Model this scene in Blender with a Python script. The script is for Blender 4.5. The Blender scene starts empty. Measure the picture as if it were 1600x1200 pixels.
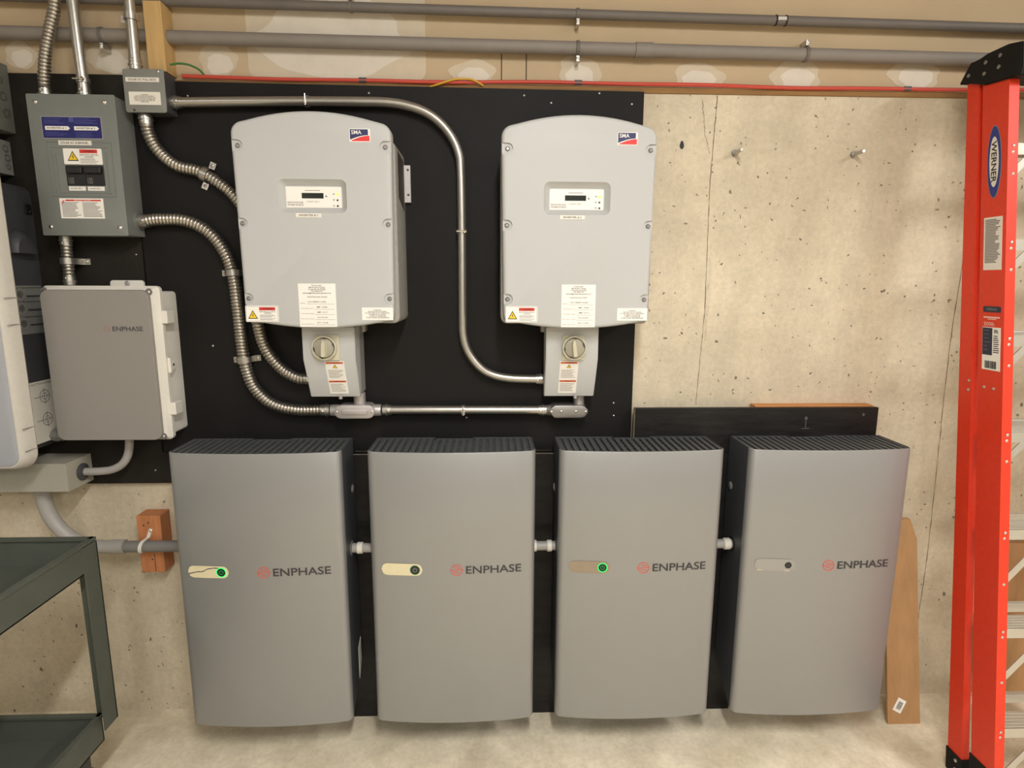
import bpy, bmesh, math, random
from mathutils import Vector, Matrix
random.seed(7)
scene = bpy.context.scene
COL = scene.collection
PI = math.pi

# ------------------------------------------------------------------ camera
cam_data = bpy.data.cameras.new('camera')
cam = bpy.data.objects.new('camera', cam_data); COL.objects.link(cam); scene.camera = cam
YAW, PITCH, ROLL, FPX = 0.035565, 0.170581, 0.004107, 917.14
cam_data.sensor_fit = 'HORIZONTAL'; cam_data.sensor_width = 36.0
cam_data.lens = FPX * 36.0 / 1600.0
cam_data.clip_start = 0.02
fw = Vector((math.sin(YAW)*math.cos(PITCH), math.cos(YAW)*math.cos(PITCH), -math.sin(PITCH)))
rt = Vector((math.cos(YAW), -math.sin(YAW), 0)); up = rt.cross(fw)
r2 = rt*math.cos(ROLL) + up*math.sin(ROLL); u2 = up*math.cos(ROLL) - rt*math.sin(ROLL)
m = Matrix((r2, u2, -fw)).transposed().to_4x4(); m.translation = Vector((0, -2.094, 1.6505))
cam.matrix_world = m

# ------------------------------------------------------------------ light
world = bpy.data.worlds.new('world'); scene.world = world; world.use_nodes = True
world.node_tree.nodes['Background'].inputs[0].default_value = (1.0, 0.93, 0.82, 1)
world.node_tree.nodes['Background'].inputs[1].default_value = 0.04

LAMP = (1.0, 0.995, 0.98)
def strip_lamp(x, y, power, n=5, length=1.2):       # a bare fluorescent strip under the ceiling, long side towards the wall
    for k in range(n):
        l = bpy.data.lights.new('strip_lamp', 'POINT'); l.energy = power/n; l.color = LAMP; l.shadow_soft_size = 0.05
        o = bpy.data.objects.new('strip_lamp', l); COL.objects.link(o); o.location = (x, y+length*(k/(n-1)-0.5), 2.90)
    l = bpy.data.lights.new('strip_lamp_reflector', 'AREA'); l.shape = 'RECTANGLE'; l.size = 0.14; l.size_y = length
    l.energy = power*2.0; l.color = LAMP                 # what the reflector above the tube throws down
    o = bpy.data.objects.new('strip_lamp_reflector', l); COL.objects.link(o); o.location = (x, y, 2.94)
for lx, ly, pw in ((0.2, -2.35, 25), (2.7, -2.2, 23), (-2.3, -2.6, 4.5), (0.2, -4.7, 25), (2.7, -4.7, 14), (-2.3, -4.7, 6)):  # the rear row is added to light the unseen end of the room
    strip_lamp(lx, ly, pw)

scene.view_settings.view_transform = 'Standard'
scene.view_settings.look = 'None'
scene.view_settings.gamma = 1.0
scene.view_settings.use_curve_mapping = False
scene.view_settings.exposure = -0.07

# ------------------------------------------------------------------ materials
def lin(c):
    return tuple(((v/255)/12.92 if v/255 <= 0.04045 else ((v/255+0.055)/1.055)**2.4) for v in c)

def M(name, c, rough=0.5, metal=0.0, var=0.0, scale=12.0, bump=0.0, bscale=80.0, emit=0.0, stretch=(1, 1, 1), coat=0.0, spec=0.5):
    mt = bpy.data.materials.new(name); mt.use_nodes = True
    nt = mt.node_tree; b = nt.nodes['Principled BSDF']
    col = lin(c) + (1,)
    b.inputs['Base Color'].default_value = col
    b.inputs['Roughness'].default_value = rough
    b.inputs['Metallic'].default_value = metal
    b.inputs['Specular IOR Level'].default_value = spec
    if coat: b.inputs['Coat Weight'].default_value = coat
    if emit:
        b.inputs['Emission Color'].default_value = col; b.inputs['Emission Strength'].default_value = emit
    if var or bump:
        tc = nt.nodes.new('ShaderNodeTexCoord'); mp = nt.nodes.new('ShaderNodeMapping')
        mp.inputs['Scale'].default_value = stretch
        nt.links.new(tc.outputs['Object'], mp.inputs[0])
    if var:
        n = nt.nodes.new('ShaderNodeTexNoise'); n.inputs['Scale'].default_value = scale; n.inputs['Detail'].default_value = 6
        n.inputs['Roughness'].default_value = 0.65
        nt.links.new(mp.outputs[0], n.inputs['Vector'])
        r = nt.nodes.new('ShaderNodeMapRange'); r.inputs[1].default_value = 0.25; r.inputs[2].default_value = 0.75
        r.inputs[3].default_value = 1-var; r.inputs[4].default_value = 1+var
        nt.links.new(n.outputs[0], r.inputs[0])
        mx = nt.nodes.new('ShaderNodeMix'); mx.data_type = 'RGBA'; mx.blend_type = 'MULTIPLY'; mx.inputs[0].default_value = 1
        mx.inputs[6].default_value = col
        nt.links.new(r.outputs[0], mx.inputs[7]); nt.links.new(mx.outputs[2], b.inputs['Base Color'])
    if bump:
        n2 = nt.nodes.new('ShaderNodeTexNoise'); n2.inputs['Scale'].default_value = bscale; n2.inputs['Detail'].default_value = 4
        nt.links.new(mp.outputs[0], n2.inputs['Vector'])
        bp = nt.nodes.new('ShaderNodeBump'); bp.inputs['Strength'].default_value = bump; bp.inputs['Distance'].default_value = 0.002
        nt.links.new(n2.outputs[0], bp.inputs['Height']); nt.links.new(bp.outputs[0], b.inputs['Normal'])
    return mt

def concrete(name, c1, c2, pits=True, rough=0.85, mottle=1.6):
    mt = bpy.data.materials.new(name); mt.use_nodes = True
    nt = mt.node_tree; N = nt.nodes; L = nt.links; b = N['Principled BSDF']
    b.inputs['Roughness'].default_value = rough
    tc = N.new('ShaderNodeTexCoord')
    def noise(scale, detail=6, stretch=None, rgh=0.6):
        n = N.new('ShaderNodeTexNoise'); n.inputs['Scale'].default_value = scale; n.inputs['Detail'].default_value = detail
        n.inputs['Roughness'].default_value = rgh
        if stretch:
            mp = N.new('ShaderNodeMapping'); mp.inputs['Scale'].default_value = stretch
            L.new(tc.outputs['Object'], mp.inputs[0]); L.new(mp.outputs[0], n.inputs['Vector'])
        else: L.new(tc.outputs['Object'], n.inputs['Vector'])
        return n
    def rng(src, a, bb, c=0.0, d=1.0):
        r = N.new('ShaderNodeMapRange'); r.inputs[1].default_value = a; r.inputs[2].default_value = bb
        r.inputs[3].default_value = c; r.inputs[4].default_value = d; L.new(src, r.inputs[0]); return r
    def mix(f, a, bcol, mode='MIX'):
        x = N.new('ShaderNodeMix'); x.data_type = 'RGBA'; x.blend_type = mode
        if hasattr(f, 'default_value') or hasattr(f, 'links'): L.new(f, x.inputs[0])
        else: x.inputs[0].default_value = f
        for s, i in ((a, 6), (bcol, 7)):
            if isinstance(s, tuple): x.inputs[i].default_value = s
            else: L.new(s, x.inputs[i])
        return x.outputs[2]
    big = rng(noise(mottle, 8).outputs[0], 0.35, 0.68)
    col = mix(big.outputs[0], lin(c1)+(1,), lin(c2)+(1,))
    st = rng(noise(5, 4, (1.2, 1, 0.25)).outputs[0], 0.3, 0.7, 0.90, 1.07)
    col = mix(1.0, col, st.outputs[0], 'MULTIPLY')
    mid = rng(noise(9, 7, None, 0.7).outputs[0], 0.3, 0.7, 0.90, 1.08)
    col = mix(1.0, col, mid.outputs[0], 'MULTIPLY')
    fine = rng(noise(55, 6, None, 0.75).outputs[0], 0.3, 0.7, 0.86, 1.08)
    col = mix(1.0, col, fine.outputs[0], 'MULTIPLY')
    hgt = fine.outputs[0]
    if pits:
        nz = noise(22, 3)
        ad = N.new('ShaderNodeMix'); ad.data_type = 'VECTOR'; ad.inputs[0].default_value = 0.055
        L.new(tc.outputs['Object'], ad.inputs[4]); L.new(nz.outputs['Color'], ad.inputs[5])
        for sc, rad in ((11.0, 0.115), (25.0, 0.17), (48.0, 0.24)):
            v = N.new('ShaderNodeTexVoronoi'); v.inputs['Scale'].default_value = sc
            L.new(ad.outputs[1], v.inputs['Vector'])
            sp = N.new('ShaderNodeSeparateColor'); L.new(v.outputs['Color'], sp.inputs[0])
            th = rng(sp.outputs[0], 0.5, 1.0, 0.0, rad)
            lt = N.new('ShaderNodeMath'); lt.operation = 'SUBTRACT'; L.new(th.outputs[0], lt.inputs[0]); L.new(v.outputs['Distance'], lt.inputs[1])
            pm = rng(lt.outputs[0], 0.0, 0.05)
            dk = tuple(x*0.33 for x in lin(c1))+(1,)
            col = mix(pm.outputs[0], col, dk)
            s2 = N.new('ShaderNodeMath'); s2.operation = 'SUBTRACT'; L.new(hgt, s2.inputs[0]); L.new(pm.outputs[0], s2.inputs[1]); hgt = s2.outputs[0]
    L.new(col, b.inputs['Base Color'])
    bp = N.new('ShaderNodeBump'); bp.inputs['Strength'].default_value = 0.35; bp.inputs['Distance'].default_value = 0.004
    L.new(hgt, bp.inputs['Height']); L.new(bp.outputs[0], b.inputs['Normal'])
    return mt

MT = {}
MT['conc'] = concrete('wall_concrete', (196, 183, 158), (219, 206, 181))
MT['floor'] = concrete('floor_concrete', (214, 200, 172), (248, 236, 210), pits=False, rough=0.6, mottle=4.0)
MT['drywall'] = M('drywall_paper', (192, 170, 138), 0.9, var=0.06, scale=3)
MT['mud'] = M('joint_compound', (218, 208, 192), 0.9, var=0.07, scale=9)
MT['ceil'] = M('ceiling_paint', (178, 172, 162), 0.9)
MT['sidewall'] = M('side_wall_paint', (186, 181, 172), 0.9, var=0.05, scale=2)
MT['sill'] = M('sill_wood', (140, 104, 60), 0.8, var=0.25, scale=6, stretch=(1, 8, 8))
MT['ply'] = M('black_painted_plywood', (25, 23, 22), 0.6, var=0.25, scale=3, bump=0.15, bscale=30, spec=0.2)
MT['plyold'] = M('brownish_black_plywood', (36, 32, 27), 0.7, var=0.45, scale=7, bump=0.3, bscale=20, spec=0.2)
MT['osb'] = M('black_strand_board', (26, 24, 23), 0.45, var=0.6, scale=26, bump=1.0, bscale=40, stretch=(0.3, 1, 1), spec=0.3)
MT['rawlitedge'] = M('raw_and_lit_edge', (150, 138, 118), 0.8, var=0.2, scale=30)  # pale raw edge, also the painted light along the panel top
MT['batt'] = M('silver_grey_paint', (154, 154, 153), 0.40, 0.5, var=0.015, scale=400)
MT['flank'] = M('charcoal_flank', (64, 66, 69), 0.5)
MT['vent'] = M('dark_vent_plastic', (78, 80, 80), 0.6)
MT['ventdark'] = M('vent_interior', (16, 16, 17), 0.8)
MT['inv'] = M('light_grey_powder_coat', (187, 187, 185), 0.5, var=0.02, scale=500, bump=0.05, bscale=600)
MT['invside'] = M('cast_aluminium_side', (150, 147, 140), 0.6, var=0.12, scale=60, bump=0.2, bscale=200)
MT['invdark'] = M('recess_dark', (58, 52, 44), 0.7)
MT['white'] = M('white_sticker_paper', (240, 236, 228), 0.55)
MT['cream'] = M('cream_sticker_paper', (232, 226, 214), 0.55)
MT['disp'] = M('display_panel_white', (242, 236, 228), 0.45)
MT['lcd'] = M('lcd_glass', (34, 40, 36), 0.15)
MT['lcd2'] = M('lcd_glass_olive', (52, 56, 42), 0.2)
MT['ink'] = M('black_ink', (48, 45, 44), 0.7)
MT['inkgrey'] = M('grey_ink', (120, 114, 110), 0.7)
MT['smanavy'] = M('logo_navy', (40, 44, 92), 0.4)
MT['smared'] = M('logo_red', (222, 52, 52), 0.4)
MT['red'] = M('warning_red', (206, 50, 38), 0.5)
MT['orange'] = M('warning_orange', (206, 88, 42), 0.5)
MT['yellow'] = M('warning_yellow', (240, 200, 40), 0.5)
MT['black'] = M('black_plastic', (24, 24, 25), 0.45)
MT['knob'] = M('beige_plastic', (196, 190, 166), 0.45)
MT['knobdark'] = M('beige_plastic_shade', (158, 152, 134), 0.5)
MT['galv'] = M('galvanised_steel', (190, 186, 178), 0.32, 0.9, var=0.06, scale=30)
MT['flex'] = M('flexible_steel', (184, 178, 168), 0.3, 0.95, var=0.08, scale=50)
MT['castal'] = M('cast_aluminium', (186, 180, 178), 0.45, 0.6, var=0.05, scale=60, bump=0.1, bscale=150)
MT['castdk'] = M('die_cast_grey', (150, 146, 142), 0.4, 0.7)
MT['chrome'] = M('bright_screw', (225, 222, 216), 0.22, 1.0)
MT['panelgrey'] = M('grey_enamel', (120, 123, 118), 0.5, var=0.06, scale=10, bump=0.1, bscale=200)
MT['boxgrey'] = M('light_grey_enamel', (130, 130, 124), 0.5, var=0.06, scale=12)
MT['blue'] = M('blue_label', (24, 26, 98), 0.5)
MT['bluelt'] = M('blue_label_print', (78, 80, 140), 0.6)
MT['envwhite'] = M('off_white_plastic', (226, 221, 210), 0.5, var=0.03, scale=30)
MT['rimwhite'] = M('weathered_white_rim', (206, 201, 190), 0.5, var=0.05, scale=60)
MT['lidgrey'] = M('blue_grey_lid', (168, 169, 174), 0.45, var=0.03, scale=200)
MT['envgrey'] = M('taupe_grey_lid', (141, 136, 130), 0.5, var=0.02, scale=200)
MT['clear'] = M('smoky_corner_plastic', (112, 108, 104), 0.3)
MT['dkgrey'] = M('charcoal_enamel', (66, 66, 68), 0.5, var=0.1, scale=10)
MT['tan'] = M('wireway_enamel', (174, 169, 154), 0.55, var=0.05, scale=10)
MT['olive'] = M('olive_grey_enamel', (108, 110, 100), 0.55, var=0.05, scale=10)
MT['pvc'] = M('grey_pvc', (164, 160, 154), 0.45, var=0.04, scale=20)
MT['pvcdk'] = M('dark_grey_pvc', (122, 119, 115), 0.5, var=0.05, scale=15)
MT['pvcold'] = M('dusty_grey_pipe', (134, 126, 118), 0.6, var=0.08, scale=8)
MT['pvcold2'] = M('dusty_dark_pipe', (108, 101, 94), 0.55, var=0.12, scale=8)
MT['wood'] = M('pine_wood', (200, 164, 108), 0.75, var=0.14, scale=7, stretch=(8, 8, 0.7))
MT['redwood'] = M('orange_brown_wood', (186, 120, 76), 0.75, var=0.22, scale=8, stretch=(7, 7, 0.9), bump=0.3, bscale=60)
MT['board'] = M('tan_board', (176, 134, 90), 0.7, var=0.14, scale=6, stretch=(5, 5, 0.8))
MT['boardtop'] = M('orange_board', (196, 134, 76), 0.7, var=0.2, scale=12, stretch=(0.6, 8, 8))
MT['lad'] = M('orange_fibreglass', (222, 56, 27), 0.45, var=0.08, scale=60, bump=0.15, bscale=150)
MT['alu'] = M('aluminium', (206, 202, 192), 0.4, 0.75, var=0.05, scale=20)
MT['cart'] = M('dark_green_grey_enamel', (82, 86, 77), 0.45, var=0.12, scale=9)
MT['rubber'] = M('black_rubber', (20, 19, 19), 0.65, spec=0.25)
MT['cablered'] = M('red_cable', (196, 72, 56), 0.5)
MT['cableyel'] = M('yellow_cable', (206, 160, 50), 0.5)
MT['cablegrn'] = M('green_cable', (52, 110, 44), 0.5)
MT['ringon'] = M('lit_green_ring', (20, 225, 100), 0.4, emit=0.9)
MT['symbolgreen'] = M('green_symbol', (40, 170, 96), 0.5)
MT['ringdim'] = M('dim_green_ring', (10, 96, 62), 0.4, emit=0.25)
MT['logored'] = M('coral_logo', (216, 92, 76), 0.5)
MT['logogrey'] = M('charcoal_logo', (58, 56, 58), 0.5)
MT['logofade'] = M('faded_logo', (160, 122, 110), 0.5)
MT['film'] = M('cream_film', (222, 210, 172), 0.5, var=0.04, scale=30)
MT['filmtan'] = M('tan_film', (150, 134, 112), 0.5, var=0.06, scale=40)
MT['filmgrey'] = M('grey_window', (154, 151, 144), 0.4)
MT['tear'] = M('torn_film_edge', (92, 88, 92), 0.5)
MT['led'] = M('green_led', (190, 240, 90), 0.4, emit=0.8)
MT['ladblue'] = M('label_blue', (36, 52, 132), 0.45)
MT['ladnavy'] = M('label_navy', (38, 42, 66), 0.5)
MT['chalk'] = M('faint_chalk', (84, 84, 84), 0.9)
MT['pencil'] = M('pencil_line', (70, 60, 48), 0.9)
MT['lightprint'] = M('pale_print', (232, 196, 180), 0.5)

# ------------------------------------------------------------------ helpers
ORG = {}
def root(name, label, cat, loc, group=None):
    o = bpy.data.objects.new(name, None); COL.objects.link(o); o.location = loc; o.empty_display_size = 0.05
    o['label'] = label; o['category'] = cat
    if group: o['group'] = group
    ORG[o.name] = Vector(loc); return o

def obj(name, bm, mat, parent=None, smooth=None, warp=None, label=None, loc=None):
    """links a bmesh given in world metres; vertices are stored relative to the thing's base"""
    org = ORG[parent.name] if parent else Vector(loc or (0, 0, 0))
    bmesh.ops.recalc_face_normals(bm, faces=bm.faces)
    for v in bm.verts:
        if warp: v.co = warp(v.co)
        v.co -= org
    me = bpy.data.meshes.new(name); bm.to_mesh(me); bm.free()
    return link(name, me, mat, parent, org, smooth, label)

def link(name, me, mat, parent, org, smooth=None, label=None):
    if mat: me.materials.clear(); me.materials.append(MT[mat])
    if smooth:
        me.shade_smooth(); me.set_sharp_from_angle(angle=math.radians(smooth))
    o = bpy.data.objects.new(name, me); COL.objects.link(o)
    if parent: o.parent = parent
    else: o.location = org
    ORG[o.name] = org
    if label: o['label'] = label
    return o

def tag(o, label, cat, group=None):
    o['label'] = label; o['category'] = cat
    if group: o['group'] = group
    return o
def struct(name, bm, mat, parent=None, smooth=None):
    o = obj(name, bm, mat, parent, smooth)
    if not parent: o['kind'] = 'structure'
    return o
def dup(r, loc, label, name=None):
    c = r.copy(); COL.objects.link(c); c.location = loc; c['label'] = label; ORG[c.name] = Vector(loc)
    for ch in list(r.children):
        d = ch.copy(); COL.objects.link(d); d.parent = c; ORG[d.name] = Vector(loc)
        for g in list(ch.children):
            e = g.copy(); COL.objects.link(e); e.parent = d; ORG[e.name] = Vector(loc)
    return c

def B(): return bmesh.new()
def bx(bm, x0, x1, y0, y1, z0, z1):
    vs = [bm.verts.new((x, y, z)) for z in (z0, z1) for y in (y0, y1) for x in (x0, x1)]
    for f in ((0, 1, 3, 2), (4, 6, 7, 5), (0, 4, 5, 1), (2, 3, 7, 6), (0, 2, 6, 4), (1, 5, 7, 3)):
        bm.faces.new([vs[i] for i in f])
    return bm
def box(x0, x1, y0, y1, z0, z1, bev=0.0):
    bm = bx(B(), x0, x1, y0, y1, z0, z1)
    if bev: bmesh.ops.bevel(bm, geom=list(bm.edges), offset=bev, segments=2, affect='EDGES', profile=0.5)
    return bm
def basis(d):
    d = d.normalized(); a = Vector((0, 0, 1)) if abs(d.z) < 0.9 else Vector((1, 0, 0))
    u = d.cross(a).normalized(); return d, u, d.cross(u).normalized()
def loft(bm, rings, cap=True, closed=True):
    R = [[bm.verts.new(p) for p in r] for r in rings]
    n = len(R[0])
    for a, b in zip(R[:-1], R[1:]):
        for i in range(n if closed else n-1):
            j = (i+1) % n
            bm.faces.new((a[i], a[j], b[j], b[i]))
    if cap: bm.faces.new(R[0][::-1]); bm.faces.new(R[-1])
    return bm
def cyl(bm, p0, p1, r0, r1=None, n=16):
    p0, p1 = Vector(p0), Vector(p1); d, u, v = basis(p1-p0); r1 = r0 if r1 is None else r1
    def ring(p, r): return [p + (u*math.cos(2*PI*i/n) + v*math.sin(2*PI*i/n))*r for i in range(n)]
    return loft(bm, [ring(p0, r0), ring(p1, r1)])
def lathe(bm, p, d, prof, n=20):
    p = Vector(p); d, u, v = basis(Vector(d))
    return loft(bm, [[p + d*h + (u*math.cos(2*PI*i/n) + v*math.sin(2*PI*i/n))*max(r, 1e-5) for i in range(n)] for h, r in prof])
def smooth_path(pts, step=0.01):
    pts = [Vector(p) for p in pts]; P = [2*pts[0]-pts[1]] + pts + [2*pts[-1]-pts[-2]]; out = []
    for i in range(1, len(P)-2):
        a, b, c, d = P[i-1:i+3]; n = max(2, int((c-b).length/0.004))
        for k in range(n):
            t = k/n
            out.append(0.5*((2*b)+(c-a)*t+(2*a-5*b+4*c-d)*t*t+(3*b-a-3*c+d)*t**3))
    out.append(pts[-1])
    res = [out[0]]; acc = 0
    for p, q in zip(out[:-1], out[1:]):
        L = (q-p).length
        while acc + L >= step:
            t = (step-acc)/L; p = p.lerp(q, t); res.append(p.copy()); L = (q-p).length; acc = 0
        acc += L
    if (res[-1]-out[-1]).length > 1e-4: res.append(out[-1])
    return res
def tube(bm, pts, r, n=14, step=0.012, rad=None):
    P = smooth_path(pts, step) if step else [Vector(p) for p in pts]
    rings = []; u = None
    for i, p in enumerate(P):
        t = (P[min(i+1, len(P)-1)] - P[max(i-1, 0)]).normalized()
        if u is None: u = basis(t)[1]
        else: u = (u - t*u.dot(t)).normalized()
        v = t.cross(u); rr = rad(i) if rad else r
        rings.append([p + (u*math.cos(2*PI*k/n) + v*math.sin(2*PI*k/n))*rr for k in range(n)])
    return loft(bm, rings)
def flex_tube(pts, r):
    prof = (1.0, 0.97, 0.83, 0.97)
    return tube(B(), pts, r, 14, 0.0028, lambda i: r*prof[i % 4])
def rrect(x0, x1, z0, z1, r, seg=6):
    out = []
    for cx, cz, a0 in ((x1-r, z1-r, 0), (x0+r, z1-r, PI/2), (x0+r, z0+r, PI), (x1-r, z0+r, 1.5*PI)):
        for k in range(seg+1):
            a = a0 + k*PI/2/seg; out.append((cx+r*math.cos(a), cz+r*math.sin(a)))
    return out
def inset(poly, d):
    n = len(poly); out = []
    for i in range(n):
        p0, p1, p2 = poly[i-1], poly[i], poly[(i+1) % n]
        e1 = Vector((p1[0]-p0[0], p1[1]-p0[1])); e2 = Vector((p2[0]-p1[0], p2[1]-p1[1]))
        if e1.length < 1e-7: e1 = e2
        if e2.length < 1e-7: e2 = e1
        e1.normalize(); e2.normalize(); nn = Vector((-(e1.y+e2.y), e1.x+e2.x))
        if nn.length < 1e-6: nn = Vector((-e1.y, e1.x))
        nn.normalize(); c = max(0.35, nn.dot(Vector((-e1.y, e1.x))))
        out.append((p1[0]+nn.x*d/c, p1[1]+nn.y*d/c))
    return out
def prism(bm, poly, y0, y1, round_front=0.0, seg=3):
    """poly (ccw, x-z) from back y0 to front y1 (y1<y0), front edge optionally rounded"""
    rings = [[(x, y0, z) for x, z in poly]]
    if round_front:
        for k in range(seg+1):
            a = k*PI/2/seg
            pi = inset(poly, round_front*(1-math.cos(a)))
            rings.append([(x, y1+round_front*(1-math.sin(a)), z) for x, z in pi])
    else: rings.append([(x, y1, z) for x, z in poly])
    return loft(bm, rings)
def extrude_x(bm, prof, x0, x1):
    return loft(bm, [[(x0, y, z) for y, z in prof], [(x1, y, z) for y, z in prof]])

class Frame:
    def __init__(s, o, ux=(1, 0, 0), uz=(0, 0, 1), n=None):
        s.o = Vector(o); s.ux = Vector(ux).normalized(); s.uz = Vector(uz).normalized()
        s.n = Vector(n).normalized() if n else s.ux.cross(s.uz)
    def p(s, u, v, w=0.0): return s.o + s.ux*u + s.uz*v + s.n*w
def front(y): return Frame((0, y, 0))
def plate(bm, F, poly, w0, w1):
    a = [bm.verts.new(F.p(u, v, w0)) for u, v in poly]; b = [bm.verts.new(F.p(u, v, w1)) for u, v in poly]
    bm.faces.new(b); n = len(poly)
    for i in range(n): bm.faces.new((a[i], a[(i+1) % n], b[(i+1) % n], b[i]))
    return bm
def rp(u0, u1, v0, v1): return [(u0, v0), (u1, v0), (u1, v1), (u0, v1)]
def sticker(F, u0, u1, v0, v1, mat, parent, name='sticker', w=0.0010, r=0.0, label=None, warp=None):
    poly = rrect(u0, u1, v0, v1, r, 3) if r else rp(u0, u1, v0, v1)
    return obj(name, plate(B(), F, poly, -0.0002, w), mat, parent, label=label, warp=warp)
def bars(F, rects, w0, w1):
    bm = B()
    for r in rects: plate(bm, F, rp(*r), w0, w1)
    return bm
def text(s, F, u0, u1, v0, v1, mat, parent, w=0.0012, align='CENTER', bold=0.0, res=2, name='lettering', warp=None, rot=0, keep=False):
    cu = bpy.data.curves.new('lettering', 'FONT'); cu.body = s; cu.align_x = align; cu.resolution_u = res; cu.offset = bold
    cu.space_line = 1.0
    to = bpy.data.objects.new('lettering', cu); COL.objects.link(to)
    dg = bpy.context.evaluated_depsgraph_get(); me = bpy.data.meshes.new_from_object(to.evaluated_get(dg))
    bpy.data.objects.remove(to); bpy.data.curves.remove(cu)
    xs = [v.co.x for v in me.vertices]; ys = [v.co.y for v in me.vertices]
    x0, x1, y0, y1 = min(xs), max(xs), min(ys), max(ys)
    org = ORG[parent.name]
    for v in me.vertices:
        a = (v.co.x-x0)/(x1-x0); b = (v.co.y-y0)/(y1-y0)
        if rot == -90: a, b = b, 1-a
        p = F.p(u0+(u1-u0)*a, v0+(v1-v0)*b, w)
        if warp: p = warp(p)
        v.co = p - org
    return link(name, me, mat, parent, org)
def triangle_sign(F, cu, v0, s, parent, w=0.0012):
    h = s*0.88
    obj('warning_triangle', plate(B(), F, [(cu-s/2, v0), (cu+s/2, v0), (cu, v0+h)], 0, w), 'ink', parent)
    k = 0.76
    obj('warning_triangle', plate(B(), F, [(cu-s/2*k, v0+h*0.09), (cu+s/2*k, v0+h*0.09), (cu, v0+h*0.83)], 0, w+0.0003), 'yellow', parent)
    q = [(0.03, 0.62), (-0.10, 0.36), (0.02, 0.38), (-0.04, 0.14), (0.10, 0.43), (-0.01, 0.41), (0.08, 0.62)]
    obj('bolt_symbol', plate(B(), F, [(cu+a*s, v0+b*h) for a, b in q][::-1], 0, w+0.0006), 'ink', parent)
def screw(p, d, r, parent, mat='chrome', h=None, name='screw'):
    h = h or r*0.6
    return obj(name, lathe(B(), p, d, ((0, r), (h*0.5, r*0.95), (h, r*0.55)), 12), mat, parent, smooth=40)
def lines(F, u0, u1, vs, t, w0=0.0008, w1=0.0012, jit=0.0, left=True):
    bm = B()
    for v in vs:
        a = u0 + (0 if left else random.random()*jit); b = u1 - random.random()*jit
        plate(bm, F, rp(a, b, v-t/2, v+t/2), w0, w1)
    return bm

# ------------------------------------------------------------------ structure
ZT = 2.281                                            # top of the concrete
wall = struct('wall_back', box(-4, 4, 0, 0.25, -0.0, ZT), 'conc')
struct('wall_upper', box(-4, 4, 0.012, 0.25, ZT, 3.05), 'drywall')
upper = bpy.data.objects['wall_upper']
struct('trim_1', box(-4, 4, -0.006, 0.012, ZT-0.001, ZT+0.016), 'sill')
struct('floor', box(-4, 4, -6, 0.25, -0.1, 0), 'floor')
struct('ceiling', box(-4, 4, -6, 0.25, 3.0, 3.1), 'ceil')
struct('wall_left', box(-4.1, -4, -6, 0.25, 0, 3.0), 'sidewall')
struct('wall_right', box(4, 4.1, -6, 0.25, 0, 3.0), 'sidewall')
struct('wall_front', box(-4, 4, -6.1, -6, 0, 3.0), 'sidewall')
# joint compound dabs on the drywall
def blob(cx, cz, rx, rz, seed, n=28):
    rnd = random.Random(seed); ph = [rnd.uniform(0, 6.28) for _ in range(4)]
    return [(cx+rx*math.cos(a)*(1+0.10*math.sin(3*a+ph[0])+0.06*math.sin(7*a+ph[1])), cz+rz*math.sin(a)*(1+0.10*math.sin(2*a+ph[2])+0.06*math.sin(5*a+ph[3])))
            for a in [2*PI*k/n for k in range(n)]]
FU = front(0.012)
MT['mudthin'] = M('thin_joint_compound', (205, 190, 166), 0.9, var=0.07, scale=9)
for i, (cx, cz, rx, rz) in enumerate(((-1.235, 2.365, 0.075, 0.05), (-0.893, 2.362, 0.062, 0.052), (-0.06, 2.335, 0.075, 0.045),
                                     (0.295, 2.345, 0.07, 0.055), (0.70, 2.335, 0.085, 0.05), (1.035, 2.345, 0.085, 0.055), (1.448, 2.355, 0.09, 0.05), (-1.52, 2.37, 0.05, 0.04))):
    jc = obj('joint_compound', plate(B(), FU, blob(cx, cz, rx, rz, i), 0, 0.0010), 'mudthin', upper)
    obj('joint_compound_core', plate(B(), FU, blob(cx+0.004, cz-0.01, rx*0.66, rz*0.66, i+50), 0, 0.0015), 'mud', jc)
jc = obj('joint_compound', plate(B(), FU, rrect(-0.795, -0.215, 2.312, 2.60, 0.03, 6), 0, 0.0010), 'mudthin', upper)
obj('joint_compound_core', plate(B(), FU, blob(-0.515, 2.44, 0.245, 0.12, 33, 40), 0, 0.0015), 'mud', jc)
bm = bars(FU, ((0.034, 0.0375, 2.306, 2.40), (0.1165, 0.120, 2.306, 2.42), (0.034, 0.12, 2.418, 2.4215)), 0, 0.0006)
obj('pencil_outline', bm, 'pencil', upper)
# form joints and hairline cracks of the concrete
def crack(pts, wd, seed, amp):
    wd *= 0.6; amp *= 0.45
    rnd = random.Random(seed); bm = B(); P = []
    for (xa, za), (xb, zb) in zip(pts[:-1], pts[1:]):
        for k in range(24): P.append((xa+(xb-xa)*k/24+rnd.uniform(-amp, amp), za+(zb-za)*k/24))
    P.append(pts[-1])
    W = [wd*rnd.uniform(0.3, 1.3) for _ in P]
    a = [bm.verts.new((x-w/2, -0.0006, z)) for (x, z), w in zip(P, W)]; b = [bm.verts.new((x+w/2, -0.0006, z)) for (x, z), w in zip(P, W)]
    for i in range(len(P)-1): bm.faces.new((a[i], b[i], b[i+1], a[i+1]))
    return bm
MT['crack'] = M('crack_line', (118, 104, 84), 0.9)  # flat dark tone of the joints and cracks
obj('form_joint', crack([(0.765, 2.28), (0.757, 2.0), (0.765, 1.55), (0.752, 1.21)], 0.0045, 1, 0.0015), 'crack', wall)
obj('form_joint', crack([(1.70, 2.2), (1.685, 1.4), (1.705, 0.6), (1.70, 0.25)], 0.005, 2, 0.003), 'crack', wall)
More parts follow.
